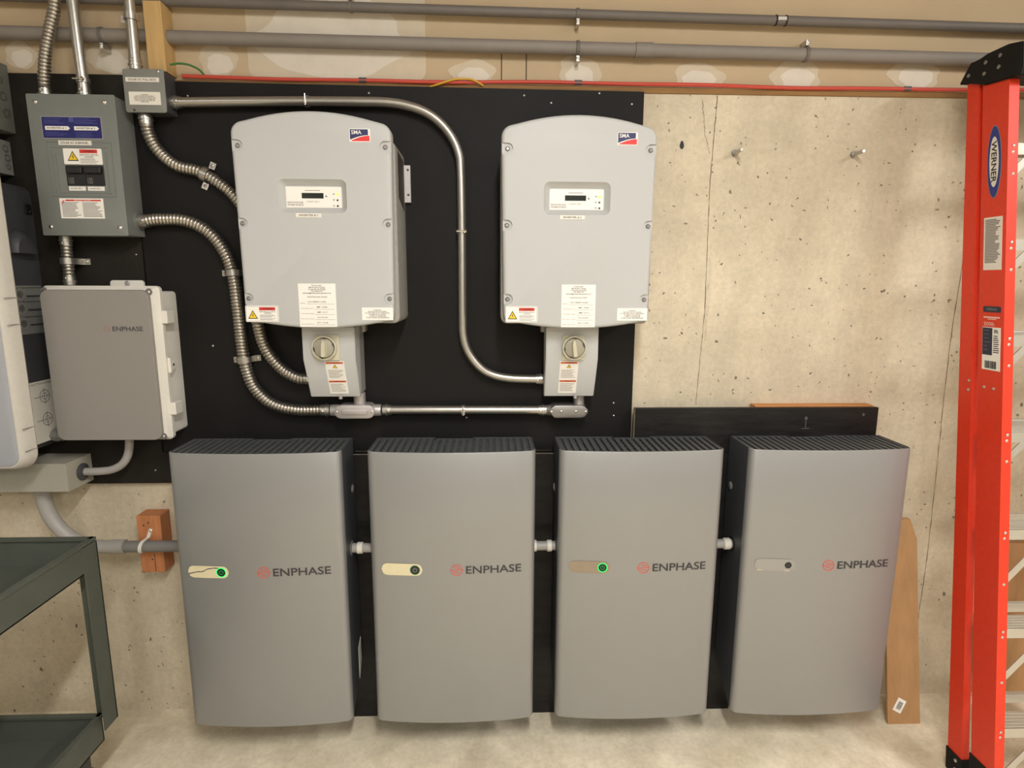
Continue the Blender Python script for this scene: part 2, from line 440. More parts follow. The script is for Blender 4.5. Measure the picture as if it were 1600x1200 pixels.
obj('hairline_crack', crack([(0.715, 2.26), (0.73, 2.15), (0.75, 2.09)], 0.003, 3, 0.006), 'crack', wall)
def ridge(x, z0, z1, w, seed):
    rnd = random.Random(seed); bm = B(); n = 24
    R = [[(x+rnd.uniform(-1, 1)*0.002, 0.0, z0+(z1-z0)*k/n), (x+w*rnd.uniform(.3, .7), -0.004*rnd.uniform(.3, 1), z0+(z1-z0)*k/n), (x+w*rnd.uniform(.7, 1.2), 0.0, z0+(z1-z0)*k/n)] for k in range(n+1)]
    return loft(bm, R, cap=False, closed=False)
obj('anchor_hole', plate(B(), front(0), blob(0.652, 2.117, 0.0075, 0.013, 12, 14), 0, 0.0006), 'ink', wall)
obj('concrete_ridge', ridge(0.768, 1.45, 1.78, 0.014, 5), 'conc', wall)

# ------------------------------------------------------------------ backboards
t = root('plywood_backboard', 'large black painted plywood sheet behind both inverters, screwed to the concrete', 'backboard', (-0.33, -0.001, 1.05))
obj('sheet', prism(B(), [(-1.174, 1.05), (0.5105, 1.05), (0.5105, 2.2795), (-1.174, 2.290)], -0.001, -0.020), 'ply', t)
for x, z in ((-0.09, 1.17), (0.11, 2.262), (0.36, 2.272), (0.47, 2.24), (0.443, 1.222), (0.445, 1.175), (-0.92, 1.075), (-0.985, 2.245), (-0.4, 2.262), (0.20, 2.24), (-0.97, 1.43)):
    screw((x, -0.020, z), (0, -1, 0), 0.0035, t, 'galv')
t = root('plywood_backboard', 'brownish black plywood sheet behind the grey breaker panel, left of the large one', 'backboard', (-1.8, -0.001, 0.932))
obj('sheet', prism(B(), [(-2.3, 0.932), (-1.10, 0.932), (-1.10, 1.048), (-1.179, 1.048), (-1.179, 2.306), (-2.3, 2.306)], -0.001, -0.020), 'plyold', t)
for x, z in ((-1.2, 1.74), (-1.21, 0.98), (-1.44, 2.25)): screw((x, -0.020, z), (0, -1, 0), 0.003, t, 'galv')
t = root('strand_board_panel', 'black strand board panel standing on the floor behind the four batteries', 'backboard', (0.2, -0.03, 0))
obj('panel', box(-0.535, 0.93, -0.061, -0.022, 0.0, 1.046), 'osb', t)
obj('top_edge', box(-0.535, 0.493, -0.0612, -0.0575, 1.046, 1.0472), 'rawlitedge', t, label='top edge painted pale as if lit')  # light catching the front of the top edge, painted as a pale strip
t = root('header_board', 'short wide black board under the bare concrete, above the two right batteries', 'board', (0.95, -0.03, 1.05))
obj('board', box(0.5125, 1.402, -0.061, -0.043, 1.048, 1.211), 'osb', t)
obj('left_edge', box(0.5112, 0.5124, -0.061, -0.043, 1.048, 1.211), 'rawlitedge', t, label='chipped pale left edge')
FB = front(-0.061)
obj('chalk_mark', plate(B(), FB, rp(1.136, 1.139, 1.1355, 1.165), 0, 0.0006), 'chalk', t)
obj('chalk_mark', plate(B(), FB, rp(1.123, 1.153, 1.133, 1.1355), 0, 0.0006), 'chalk', t)
obj('chalk_mark', plate(B(), FB, [(1.1375+0.006*math.cos(a*PI/4), 1.172+0.007*math.sin(a*PI/4)) for a in range(8)], 0, 0.0006), 'chalk', t)
obj('chalk_mark', plate(B(), FB, [(1.348+0.005*math.cos(a*PI/4), 1.185+0.006*math.sin(a*PI/4)) for a in range(8)], 0, 0.0006), 'chalk', t)
t = root('timber_spacer', 'orange-brown timber lying behind the black header board, only its top showing', 'timber', (1.17, -0.02, 1.1))
obj('timber', box(0.955, 1.393, -0.0425, -0.001, 1.12, 1.2155, 0.001), 'boardtop', t)

# ------------------------------------------------------------------ batteries
HW, DP, HH = 0.275, 0.179, 0.98
def bulge(x): return -0.018*max(0.0, 1-(x/0.262)**2)
def case_outline(ins=0.0, yb=None):
    """half-plan of the battery case, local x and y (0 = back, -DP = front corners)"""
    r = 0.024; w = HW-ins; out = []
    for x, y in ((0.069, 0), (0.058, -0.014), (-0.058, -0.014), (-0.069, 0)): out.append((x, y-ins))
    out.append((-w, -ins))
    fy = -DP+ins
    for k in range(7):
        a = PI + k*PI/2/6; out.append((-w+r+r*math.cos(a), fy+r+r*math.sin(a)))
    for k in range(1, 24):
        x = -w+r+(2*w-2*r)*k/24; out.append((x, fy+bulge(x)))
    for k in range(7):
        a = 1.5*PI + k*PI/2/6; out.append((w-r+r*math.cos(a), fy+r+r*math.sin(a)))
    out.append((w, -ins))
    return out
def make_battery(loc, label):
    T = root('home_battery', label, 'battery', loc, 'row of four wall mounted batteries')
    X, Y, Z = loc
    def W(p): return (p[0]+X, p[1]+Y, p[2]+Z)
    bm = B(); o = case_outline()
    def ring(pts, z, ymax=0.0): return [W((x, min(y, ymax), z)) for x, y in pts]
    rings = [ring(inset(o, 0.004), 0.0, -0.158), ring(o, 0.004, -0.155)]
    rings += [ring(o, 0.125, 0.0)] + [ring(o, z) for z in (0.4, 0.7, HH-0.0030)]
    rings += [ring(inset(o, 0.0009), HH-0.0009), ring(inset(o, 0.0025), HH), ring(inset(o, 0.0038), HH), ring(inset(o, 0.004), HH-0.035)]
    loft(bm, rings)
    # silver front shell and charcoal flanks and back are two parts
    bmesh.ops.recalc_face_normals(bm, faces=bm.faces)
    fl = lambda f: all(abs(v.co.y-Y) < DP-0.022 for v in f.verts)
    bm2 = bm.copy()
    bmesh.ops.delete(bm, geom=[f for f in bm.faces if fl(f)], context='FACES')
    bmesh.ops.delete(bm2, geom=[f for f in bm2.faces if not fl(f)], context='FACES')
    obj('front_shell', bm, 'batt', T, smooth=35)
    obj('flank_shell', bm2, 'flank', T, smooth=35, label='charcoal flanks')
    obj('vent_floor', loft(B(), [[W((x, y, HH-0.034)) for x, y in inset(o, 0.0042)], [W((x, y, HH-0.030)) for x, y in inset(o, 0.0042)]]), 'ventdark', T)
    bm = B(); n = 23; pitch = 2*(HW-0.010)/n
    for k in range(n+1):
        x = -HW+0.010+pitch*k; w = 0.0062 if 0 < k < n else 0.006
        yb = -0.006 if abs(x) > 0.066 else -0.019
        yf = -DP+0.006+(bulge(x) if abs(x) < 0.25 else 0.012)
        bx(bm, X+x-w, X+x+w, Y+yf, Y+yb, Z+HH-0.014, Z+HH-0.002)
    for y in (-0.012, -0.045, -0.08, -0.115, -0.15, -0.172):
        bx(bm, X-HW+0.010 if y > -0.16 else X-0.2, X+HW-0.010 if y > -0.16 else X+0.2, Y+y-0.005, Y+y+0.005 if y < -0.02 else Y+y, Z+HH-0.020, Z+HH-0.009)
    g = obj('vent_grille', bm, 'vent', T); g['kind'] = 'stuff'
    obj('wall_bracket', box(X-0.2, X+0.2, Y, Y+0.0085, Z+0.5, Z+0.9), 'dkgrey', T)
    # pale lens standing in for a hand-hold recess on both flanks; type plate
    for s in (-1, 1):
        lathe_bm = lathe(B(), W((s*(HW-0.001), -0.035, 0.805)), (s, 0, 0), ((0, 0.016), (0.004, 0.013), (0.006, 0.004)), 14)
        obj('hand_hold_lens', lathe_bm, 'castal', T, smooth=50)
    FR = Frame(W((HW, 0, 0)), (0, 1, 0), (0, 0, 1), (1, 0, 0))
    obj('type_plate', plate(B(), FR, [(-0.05, 0.075), (-0.03, 0.10), (-0.012, 0.13), (-0.012, 0.22), (-0.05, 0.20)], 0, 0.001), 'white', T)
    F = Frame((X, Y-DP, Z))
    def wp(p): return Vector((p[0], p[1]+bulge(p[0]-X), p[2]))
    # emblem: broken ring with a wavy bar
    ex, ez, R = 0.013, 0.5755, 0.0195
    bm = B(); N = 48
    for a0, a1 in ((0.14, PI-0.14), (PI+0.14, 2*PI-0.14)):
        for k in range(N):
            a, b = a0+(a1-a0)*k/N, a0+(a1-a0)*(k+1)/N
            if abs((a0+a1)/2-(a+b)/2) < 0.10 and False: continue
            plate(bm, F, [(ex+q*math.cos(t_), ez+q*math.sin(t_)) for q, t_ in ((R, a), (R, b), (R-0.0022, b), (R-0.0022, a))], 0, 0.0014)
    for k in range(14):
        a, b = -R-0.002+(2*R+0.004)*k/14, -R-0.002+(2*R+0.004)*(k+1)/14
        fa = lambda q: 0.0022*math.sin(q/R*PI)
        plate(bm, F, [(ex+a, ez+fa(a)-0.0011), (ex+b, ez+fa(b)-0.0011), (ex+b, ez+fa(b)+0.0011), (ex+a, ez+fa(a)+0.0011)], 0, 0.0014)
    for s in (-1, 1):
        for k in range(8):
            a, b = -0.0085+0.017*k/8, -0.0085+0.017*(k+1)/8
            fa = lambda q: s*(0.0085-0.0000-22*q*q)
            plate(bm, F, [(ex+a, ez+fa(a)-0.0008), (ex+b, ez+fa(b)-0.0008), (ex+b, ez+fa(b)+0.0008), (ex+a, ez+fa(a)+0.0008)], 0, 0.0014)
    obj('emblem', bm, 'logored', T, warp=wp, label='coral red round emblem')
    text('ENPHASE', F, 0.044, 0.229, 0.5620, 0.5895, 'logogrey', T, w=0.0014, bold=0.012, res=4, warp=wp)
    return T, F, wp
def pill(u0, u1, v0, v1, F, w, n=26):
    bm = B(); r = (v1-v0)/2; c = (v0+v1)/2; A = []; Bt = []
    for k in range(n+1):
        u = u0+(u1-u0)*k/n; d = min(u-u0, u1-u); h = r if d >= r else math.sqrt(max(0, r*r-(r-d)**2))
        h = max(h, 0.0004)
        A.append(bm.verts.new(F.p(u, c-h, w))); Bt.append(bm.verts.new(F.p(u, c+h, w)))
    for k in range(n): bm.faces.new((A[k], A[k+1], Bt[k+1], Bt[k]))
    return bm
def disc(F, u, v, r0, r1, w, n=28):
    bm = B()
    a = [bm.verts.new(F.p(u+r1*math.cos(2*PI*k/n), v+r1*math.sin(2*PI*k/n), w)) for k in range(n)]
    if r0 <= 0: bm.faces.new(a)
    else:
        b = [bm.verts.new(F.p(u+r0*math.cos(2*PI*k/n), v+r0*math.sin(2*PI*k/n), w)) for k in range(n)]
        for k in range(n): bm.faces.new((a[k], a[(k+1) % n], b[(k+1) % n], b[k]))
    return bm
XB = (-0.764, -0.130, 0.498, 1.1336)
BL = ('leftmost silver grey battery, torn cream film beside its green lit button', 'second battery from the left, whole cream film and dark button',
      'third battery from the left, brownish film beside its green lit button', 'rightmost battery, next to the orange ladder, plain window with unlit black button')
def battery_front(T, kind):
    X, Y, Z = T.location
    F = Frame((X, Y-DP, Z))
    def wp(p): return Vector((p[0], p[1]+bulge(p[0]-X), p[2]))
    u0, u1, v0, v1 = -0.238, -0.100, 0.556, 0.598
    w = obj('indicator_window', pill(u0, u1, v0, v1, F, 0.0013), ('film', 'film', 'filmtan', 'filmgrey')[kind], T, warp=wp,
            label=('cream film torn across', 'cream film', 'brownish film', 'bare grey window')[kind])
    if kind == 0:
        P = [(-0.236, 0.569), (-0.205, 0.577), (-0.188, 0.578), (-0.17, 0.588), (-0.148, 0.592), (-0.125, 0.590)]
        bm = B()
        for (a, b), (c, d) in zip(P[:-1], P[1:]): plate(bm, F, [(a, b-0.002), (c, d-0.0015), (c, d+0.0015), (a, b+0.0018)], 0, 0.0017)
        obj('torn_edge', bm, 'tear', T, warp=wp)
    if kind == 3:
        obj('window_edge', plate(B(), F, rp(-0.228, -0.12, 0.5555, 0.5575), 0, 0.0017), 'film', T, warp=wp)
    bu, bv = -0.1255, 0.5765
    k3 = 0.68 if kind == 3 else 1.0
    ring = obj('button_ring', disc(F, bu, bv, 0.0138*k3, 0.0168*k3, 0.0020), ('ringon', 'ringdim', 'ringon', 'black')[kind], T, warp=wp,
               label=('glowing green ring', 'dim green ring', 'glowing green ring', 'unlit black ring')[kind])
    obj('power_button', disc(F, bu, bv, 0, 0.0145*k3, 0.0017), 'black', T, warp=wp)
    if kind < 3:
        bm = B()
        for k in range(20):
            a, b = PI/2+0.55+(2*PI-1.1)*k/20, PI/2+0.55+(2*PI-1.1)*(k+1)/20
            plate(bm, F, [(bu+q*math.cos(t_), bv+q*math.sin(t_)) for q, t_ in ((0.0075, a), (0.0075, b), (0.0060, b), (0.0060, a))], 0, 0.0023)
        plate(bm, F, rp(bu-0.0009, bu+0.0009, bv+0.001, bv+0.0085), 0, 0.0023)
        obj('power_symbol', bm, ('symbolgreen', 'filmgrey', 'symbolgreen')[kind], T, warp=wp)
    else:
        obj('power_symbol', disc(F, bu, bv, 0.004, 0.0056, 0.0023), 'vent', T, warp=wp)
b0, _, _ = make_battery((XB[0], -0.07, 0.131), BL[0])
bats = [b0] + [dup(b0, (XB[i], -0.07, 0.131), BL[i]) for i in (1, 2, 3)]
for i, b in enumerate(bats): battery_front(b, i)
# conduit stubs between the batteries
ST = ('grey conduit stub with white collar between the first and second batteries', 'grey conduit stub with two white collars between the middle two batteries',
      'grey conduit stub with white collar between the two rightmost batteries')
for i in range(3):
    xa, xb_ = XB[i]+HW-0.0005, XB[i+1]-HW+0.0005
    if i == 2: xb_ += 0.0
    t = root('conduit_stub', ST[i], 'conduit', ((xa+xb_)/2, -0.19, 0.735), 'conduit stubs between batteries')
    t.location = ((xa+xb_)/2, -0.15, 0.735); ORG[t.name] = Vector(t.location)
    obj('pipe', cyl(B(), (xa, -0.15, 0.735), (xb_, -0.15, 0.735), 0.0165, n=20), 'pvc', t, smooth=40)
    cs = ((0.020, 0.040),), ((0.002, 0.014), (0.050, 0.068)), ((0.055, 0.078),)
    for a, b in cs[i]:
        obj('collar', lathe(B(), (xa+a, -0.15, 0.735), (1, 0, 0), ((0, 0.0185), (0.002, 0.0205), (b-a-0.002, 0.0205), (b-a, 0.0185)), 20), 'envwhite', t, smooth=40)
    if i != 1:
        xx = xa if i == 0 else xb_
        d = 1 if i == 0 else -1
        obj('grommet', lathe(B(), (xx, -0.15, 0.735), (d, 0, 0), ((0, 0.026), (0.002, 0.026), (0.004, 0.020)), 20), 'ventdark' if i == 2 else 'pvcdk', t, smooth=40)

# ------------------------------------------------------------------ inverters
def arch_outline(hw_t, hw_b, zt, zb, rise_t, rise_b, rt_, rb):
    """rounded panel with arched top and bottom, ccw from right-top corner"""
    out = []
    n = 8
    def corner(cx, cz, r, a0, a1):
        for k in range(n+1):
            a = a0+(a1-a0)*k/n; out.append((cx+r*math.cos(a), cz+r*math.sin(a)))
    corner(hw_t-rt_, zt-rt_, rt_, 0, PI/2-0.28)
    for k in range(1, 16):
        s = -1+2*k/16; out.append((-s*(hw_t-rt_), zt+rise_t*(1-s*s)))
    corner(-hw_t+rt_, zt-rt_, rt_, PI/2+0.28, PI)
    corner(-hw_b+rb, zb+rb, rb, PI, 1.5*PI-0.22)
    for k in range(1, 16):
        s = -1+2*k/16; out.append((s*(hw_b-rb), zb-rise_b*(1-s*s)))
    corner(hw_b-rb, zb+rb, rb, 1.5*PI+0.22, 2*PI)
    return out
def bool_cut(bm_a, bm_b):
    ma = bpy.data.meshes.new('a'); bmesh.ops.recalc_face_normals(bm_a, faces=bm_a.faces); bm_a.to_mesh(ma); bm_a.free()
    mb = bpy.data.meshes.new('b'); bmesh.ops.recalc_face_normals(bm_b, faces=bm_b.faces); bm_b.to_mesh(mb); bm_b.free()
    oa = bpy.data.objects.new('a', ma); ob = bpy.data.objects.new('b', mb); COL.objects.link(oa); COL.objects.link(ob)
    md = oa.modifiers.new('cut', 'BOOLEAN'); md.operation = 'DIFFERENCE'; md.solver = 'EXACT'; md.object = ob
    dg = bpy.context.evaluated_depsgraph_get(); me = bpy.data.meshes.new_from_object(oa.evaluated_get(dg))
    bpy.data.objects.remove(oa); bpy.data.objects.remove(ob)
    bm = B(); bm.from_mesh(me); bpy.data.meshes.remove(me); return bm
INV_LABEL = ('left inverter, light grey with arched top, nearest the grey breaker panel', 'right inverter, light grey with arched top, overlapping the bare concrete wall')
def make_inverter(cx, label):
    T = root('solar_inverter', label, 'inverter', (cx, -0.02, 1.50), 'pair of wall mounted inverters')
    FY = -0.245
    body = rrect(cx-0.236, cx+0.240, 1.522, 2.075, 0.02, 4)
    obj('housing', prism(B(), body, -0.0206, -0.205, 0.004), 'invside', T, smooth=35)
    # chamfered shoulder and vent recess on the right flank
    FR = Frame((cx+0.240, 0, 0), (0, 1, 0), (0, 0, 1), (1, 0, 0))
    obj('flank_recess', plate(B(), FR, [(-0.16, 1.915), (-0.045, 1.885), (-0.045, 2.045), (-0.16, 2.055)], -0.001, 0.0008), 'invdark', T)
    obj('mounting_lug', box(cx+0.2405, cx+0.262, -0.035, -0.021, 1.915, 2.035, 0.001), 'castal', T)
    screw((cx+0.254, -0.035, 2.02), (0, -1, 0), 0.004, T, 'dkgrey'); screw((cx+0.254, -0.035, 1.94), (0, -1, 0), 0.004, T, 'dkgrey')
    out = [(cx+x, z) for x, z in arch_outline(0.235, 0.228, 2.116, 1.530, 0.030, 0.021, 0.036, 0.024)]
    cover = prism(B(), out, -0.2052, FY, 0.011, 4)
    cut = B()
    r1 = rrect(cx-0.106, cx+0.0975, 1.856, 1.953, 0.018, 6); r2_ = rrect(cx-0.090, cx+0.082, 1.870, 1.936, 0.010, 6)
    loft(cut, [[(x, FY-0.01, z) for x, z in rrect(cx-0.1086, cx+0.1006, 1.853, 1.957, 0.0185, 6)], [(x, FY+0.0002, z) for x, z in r1], [(x, FY+0.016, z) for x, z in r2_]])
    SC = []
    for sx in (-1, 1):
        for z, xx in ((2.047, 0.2165), (1.824, 0.218), (1.600, 0.2155)):
            SC.append((cx+sx*xx, z))
            px = cx+sx*xx; r = 0.0165; poly = []
            for k in range(9):
                a = PI/2+PI*k/8; poly.append((px+sx*(-0)*1 + sx*(-1)*(-r*math.cos(a))*1.0, z+r*math.sin(a)))
            poly += [(px+sx*0.05, z-r), (px+sx*0.05, z+r)]
            area2 = sum(poly[i-1][0]*poly[i][1]-poly[i][0]*poly[i-1][1] for i in range(len(poly)))
            if area2 < 0: poly.reverse()
            loft(cut, [[(x, FY-0.02, z_) for x, z_ in poly], [(x, FY+0.0065, z_) for x, z_ in poly]])
    cover = bool_cut(cover, cut)
    obj('front_cover', cover, 'inv', T, smooth=32)
    for x, z in SC: screw((x, FY+0.0065, z), (0, -1, 0), 0.0072, T, 'castdk', 0.005)
    # display
    F = front(FY+0.0155)
    d = sticker(F, cx-0.087, cx+0.079, 1.8725, 1.9335, 'disp', T, 'display_panel')
    text('PHOTOVOLTAIC\nPOWER SOURCE', F, cx-0.083, cx-0.036, 1.878, 1.890, 'ink', d, 0.0014, 'LEFT', 0.008)
    text('SUNNY BOY', F, cx-0.026, cx+0.012, 1.888, 1.8925, 'inkgrey', d, 0.0014)
    obj('caption_line', bars(F, ((cx-0.03, cx+0.015, 1.922, 1.9235),), 0, 0.0014), 'inkgrey', d)
    lcd = sticker(F, cx-0.040, cx+0.025, 1.8995, 1.9155, 'lcd', d, 'screen', 0.0014)
    obj('status_led', disc(F, cx+0.0665, 1.912, 0, 0.0042, 0.0015, 14), 'led', d, label='lit yellow-green LED')
    for z in (1.895, 1.878): obj('status_led', disc(F, cx+0.0665, z, 0, 0.003, 0.0015, 14), 'ink', d)
    bm = B()
    for z in (1.912, 1.895, 1.878):
        plate(bm, F, rp(cx+0.053, cx+0.058, z-0.0006, z+0.0022), 0, 0.0014)
    plate(bm, F, [(cx+0.030, 1.904), (cx+0.037, 1.904), (cx+0.032, 1.911)], 0, 0.0014)
    obj('icon', bm, 'inkgrey', d)
    # logo, four stickers
    G = front(FY)
    lg = sticker(G, cx+0.113, cx+0.174, 2.060, 2.097, 'white', T, 'logo_plate', 0.0008, 0.003)
    obj('logo_blue', plate(B(), G, rp(cx+0.115, cx+0.168, 2.062, 2.095)[2:] + [(cx+0.115, 2.066)] + [(cx+0.115+0.053*k/8, 2.066+0.013*math.sin(PI/2*k/8)) for k in range(1, 9)], 0, 0.0012), 'smanavy', lg)
    obj('logo_red', plate(B(), G, [(cx+0.118, 2.062), (cx+0.172, 2.062), (cx+0.172, 2.0775)] + [(cx+0.172-0.054*k/8, 2.0635+0.014*math.cos(PI/2*k/8)) for k in range(0, 9)], 0, 0.0012), 'smared', lg)
    text('SMA', G, cx+0.119, cx+0.149, 2.081, 2.0925, 'white', lg, 0.0016, bold=0.012, res=4)
    return T, G, FY
def make_inverter_labels(T, cx, num):
    FY = -0.245; G = front(FY)
    n = sticker(G, cx-0.056, cx+0.020, 1.8425, 1.8545, 'cream', T, 'name_label', 0.0016)
    text('INVERTER # %d' % num, G, cx-0.046, cx+0.010, 1.8455, 1.8515, 'ink', n, 0.0020, bold=0.010)
    a, b = (-0.062, 0.052) if num == 1 else (-0.047, 0.060)
    c0 = cx+a; c1 = cx+b
    s = sticker(G, c0, c1, 1.5135, 1.646, 'white', T, 'data_sticker')
    text('Trinity Solar\n800 Route 9 South\nFreehold, NJ 07728\n732-780-3779\nservice@trinitysolarsystems.com', G, c0+0.014, c1-0.014, 1.614, 1.642, 'ink', s, 0.0014, bold=0.010)
    text('PHOTOVOLTAIC SYSTEM', G, c0+0.027, c1-0.027, 1.603, 1.6075, 'ink', s, 0.0014)
    rows = (('Rating', '1 OF 2 TRINITY SOLAR', 1.588), ('Operating Current', 'IMP: 14.8A', 1.572), ('Operating Voltage', 'VMP: 310 V', 1.556), ('Max. System Voltage', 'VOC: 396 VDC', 1.540), ('Short Circuit Current', 'ISC: 16.2A', 1.524))
    for k, (q, v, z) in enumerate(rows):
        lw = 0.013 if k == 0 else 0.040
        text(q, G, c0+0.005, c0+0.005+lw, z-0.0035, z-0.0003, 'ink', s, 0.0014, res=1)
        vw = (c0+0.026, c0+0.083) if k == 0 else (c0+0.054, c0+0.087)
        text(v, G, vw[0], vw[1], z+0.0005, z+0.0045, 'ink', s, 0.0014, res=1, bold=0.010)
    obj('rule_line', bars(G, [(c0+0.048 if k else c0+0.024, c1-0.005, r[2]-0.0045, r[2]-0.0038) for k, r in enumerate(rows)], 0, 0.0013), 'inkgrey', s)
    e = -0.226 if num == 1 else -0.222
    w = sticker(G, cx+e, cx+e+0.100, 1.5285, 1.5785, 'white', T, 'warning_sticker', 0.001, 0.003)
    obj('border', bars(G, ((cx+e+.002, cx+e+.098, 1.5305, 1.5312), (cx+e+.002, cx+e+.098, 1.5758, 1.5765), (cx+e+.002, cx+e+.0027, 1.5305, 1.5765), (cx+e+.0973, cx+e+.098, 1.5305, 1.5765)), 0, 0.0012), 'inkgrey', w)
    triangle_sign(G, cx+e+0.022, 1.538, 0.030, w)
    hd = sticker(G, cx+e+0.042, cx+e+0.091, 1.564, 1.5735, 'red', w, 'header', 0.0013)
    text('WARNING', G, cx+e+0.052, cx+e+0.083, 1.5665, 1.571, 'ink', w, 0.0017, bold=0.010)
    text('ELECTRICAL SHOCK\nHAZARD', G, cx+e+0.043, cx+e+0.092, 1.554, 1.5615, 'ink', w, 0.0014, bold=0.010)
    obj('small_print', lines(G, cx+e+0.043, cx+e+0.092, (1.550, 1.5465, 1.5435, 1.5385, 1.535), 0.0012, jit=0.02), 'inkgrey', w)
    g = (0.130, 0.226)
    k = sticker(G, cx+g[0], cx+g[1], 1.5345, 1.5735, 'white', T, 'notice_sticker')
    text('WARNING\nELECTRIC SHOCK HAZARD\nIF A GROUND FAULT IS INDICATED,\nNORMALLY GROUNDED\nCONDUCTORS MAY BE\nUNGROUNDED AND ENERGIZED', G, cx+g[0]+0.010, cx+g[1]-0.010, 1.5405, 1.5675, 'ink', k, 0.0014, bold=0.010, res=1)
INVX = (-0.531, 0.2665)
i0, _, _ = make_inverter(INVX[0], INV_LABEL[0])
i1 = dup(i0, (INVX[1], -0.02, 1.50), INV_LABEL[1])
make_inverter_labels(i0, INVX[0], 1); make_inverter_labels(i1, INVX[1], 2)

# disconnect switches under the inverters
def make_switch(x0, x1, kx, lug_side, label):
    T = root('disconnect_switch', label, 'switch', ((x0+x1)/2, -0.02, 1.265), 'switch boxes under the inverters')
    prof_lid = [(-0.100, 1.268), (-0.113, 1.266), (-0.173, 1.401), (-0.173, 1.5085), (-0.100, 1.5085)]
    bm = extrude_x(B(), prof_lid, x0, x1); bmesh.ops.bevel(bm, geom=list(bm.edges), offset=0.0025, segments=2, affect='EDGES')
    obj('lid', bm, 'inv', T, smooth=40)
    bm = extrude_x(B(), [(-0.0206, 1.272), (-0.0995, 1.272), (-0.0995, 1.5085), (-0.0206, 1.5085)], x0+0.006, x1-0.003)
    bmesh.ops.bevel(bm, geom=[e for e in bm.edges], offset=0.003, segments=2, affect='EDGES')
    obj('back_box', bm, 'invside', T, smooth=40)
    sx = x1-0.003 if lug_side > 0 else x0+0.006
    bm = box(min(sx, sx+lug_side*0.014), max(sx, sx+lug_side*0.014), -0.06, -0.021, 1.482, 1.508, 0.003)
    obj('mounting_lug', bm, 'castal', T)
    cyl_bm = cyl(B(), ((x0+x1)/2+0.02, -0.13, 1.272), ((x0+x1)/2+0.02, -0.13, 1.262), 0.006, n=10); obj('bottom_screw', cyl_bm, 'castal', T)
    kz = 1.441; p = (kx, -0.173, kz)
    poly = rrect(kx-0.038 if lug_side < 0 else kx-0.032, kx+0.034 if lug_side < 0 else kx+0.045, kz-0.042, kz+0.042, 0.004, 3)
    k = obj('switch_plate', prism(B(), poly, -0.173, -0.178, 0.001, 2), 'knob', T, smooth=35)
    obj('knob_ring', lathe(B(), (kx, -0.178, kz), (0, -1, 0), ((0, 0.0405), (0.014, 0.0400), (0.016, 0.0385), (0.016, 0.0355), (0.006, 0.0345), (0.0058, 0.001)), 40), 'knob', T, smooth=35)
    obj('knob_disc', lathe(B(), (kx, -0.1835, kz), (0, -1, 0), ((0, 0.0315), (0.008, 0.0305), (0.009, 0.029)), 32), 'knobdark', T, smooth=35)
    for a in (0.35, 1.5, 3.25, 4.4):
        c, s = math.cos(a), math.sin(a); F = Frame((kx+0.0325*c, -0.1926, kz+0.0325*s), (c, 0, s), (-s, 0, c), (0, -1, 0))
        obj('knob_notch', plate(B(), F, rp(-0.003, 0.004, -0.005, 0.005), -0.002, 0.001), 'dkgrey', T)
    a = -0.05 if lug_side > 0 else 0.10
    ca, sa = math.cos(a), math.sin(a)
    F = Frame((kx, -0.1925, kz), (ca, 0, sa), (-sa, 0, ca), (0, -1, 0))
    bm = B()
    sec = [(-0.0105, 0), (-0.006, 0.013), (0.006, 0.013), (0.0105, 0)]
    loft(bm, [[F.p(u*q, v, w) for u, w in sec] for v, q in ((-0.0275, 0.85), (-0.024, 1.0), (0.012, 0.95), (0.022, 0.55), (0.0265, 0.3))])
    obj('knob_handle', bm, 'knob', T, smooth=25)
    # sticker on the sloping lower face
    zt, yt, zb, yb = 1.401, -0.173, 1.266, -0.113
    d = Vector((0, yt-yb, zt-zb)); Ls = d.length
    FS = Frame((0, yb, zb), (1, 0, 0), d)
    u0 = kx-0.006 if lug_side > 0 else kx-0.044; u1 = u0+0.062
    s = sticker(FS, u0, u1, 0.014, Ls-0.006, 'white', T, 'warning_sticker')
    h = Ls-0.02
    obj('header', bars(FS, ((u0+.003, u1-.003, Ls-0.015, Ls-0.0085), (u0+.003, u1-.003, 0.060, 0.0665)), 0, 0.0014), 'orange', s, label='orange bars')
    text('WARNING', FS, u0+0.018, u1-0.012, Ls-0.0135, Ls-0.010, 'ink', s, 0.0018, res=1)
    text('WARNING', FS, u0+0.018, u1-0.012, 0.0615, 0.065, 'ink', s, 0.0018, res=1)
    triangle_sign(FS, (u0+u1)/2, Ls-0.032, 0.0165, s)
    obj('small_print', lines(FS, u0+0.006, u1-0.006, [Ls-0.04-0.0042*q for q in range(8)]+[0.053-0.0042*q for q in range(8)], 0.0013, jit=0.018), 'inkgrey', s)
    return T
make_switch(-0.613, -0.444, -0.539, 1, 'grey rotary switch box hanging under the left inverter, lower face sloping back')
make_switch(0.180, 0.353, 0.2715, -1, 'grey rotary switch box hanging under the right inverter, lower face sloping back')

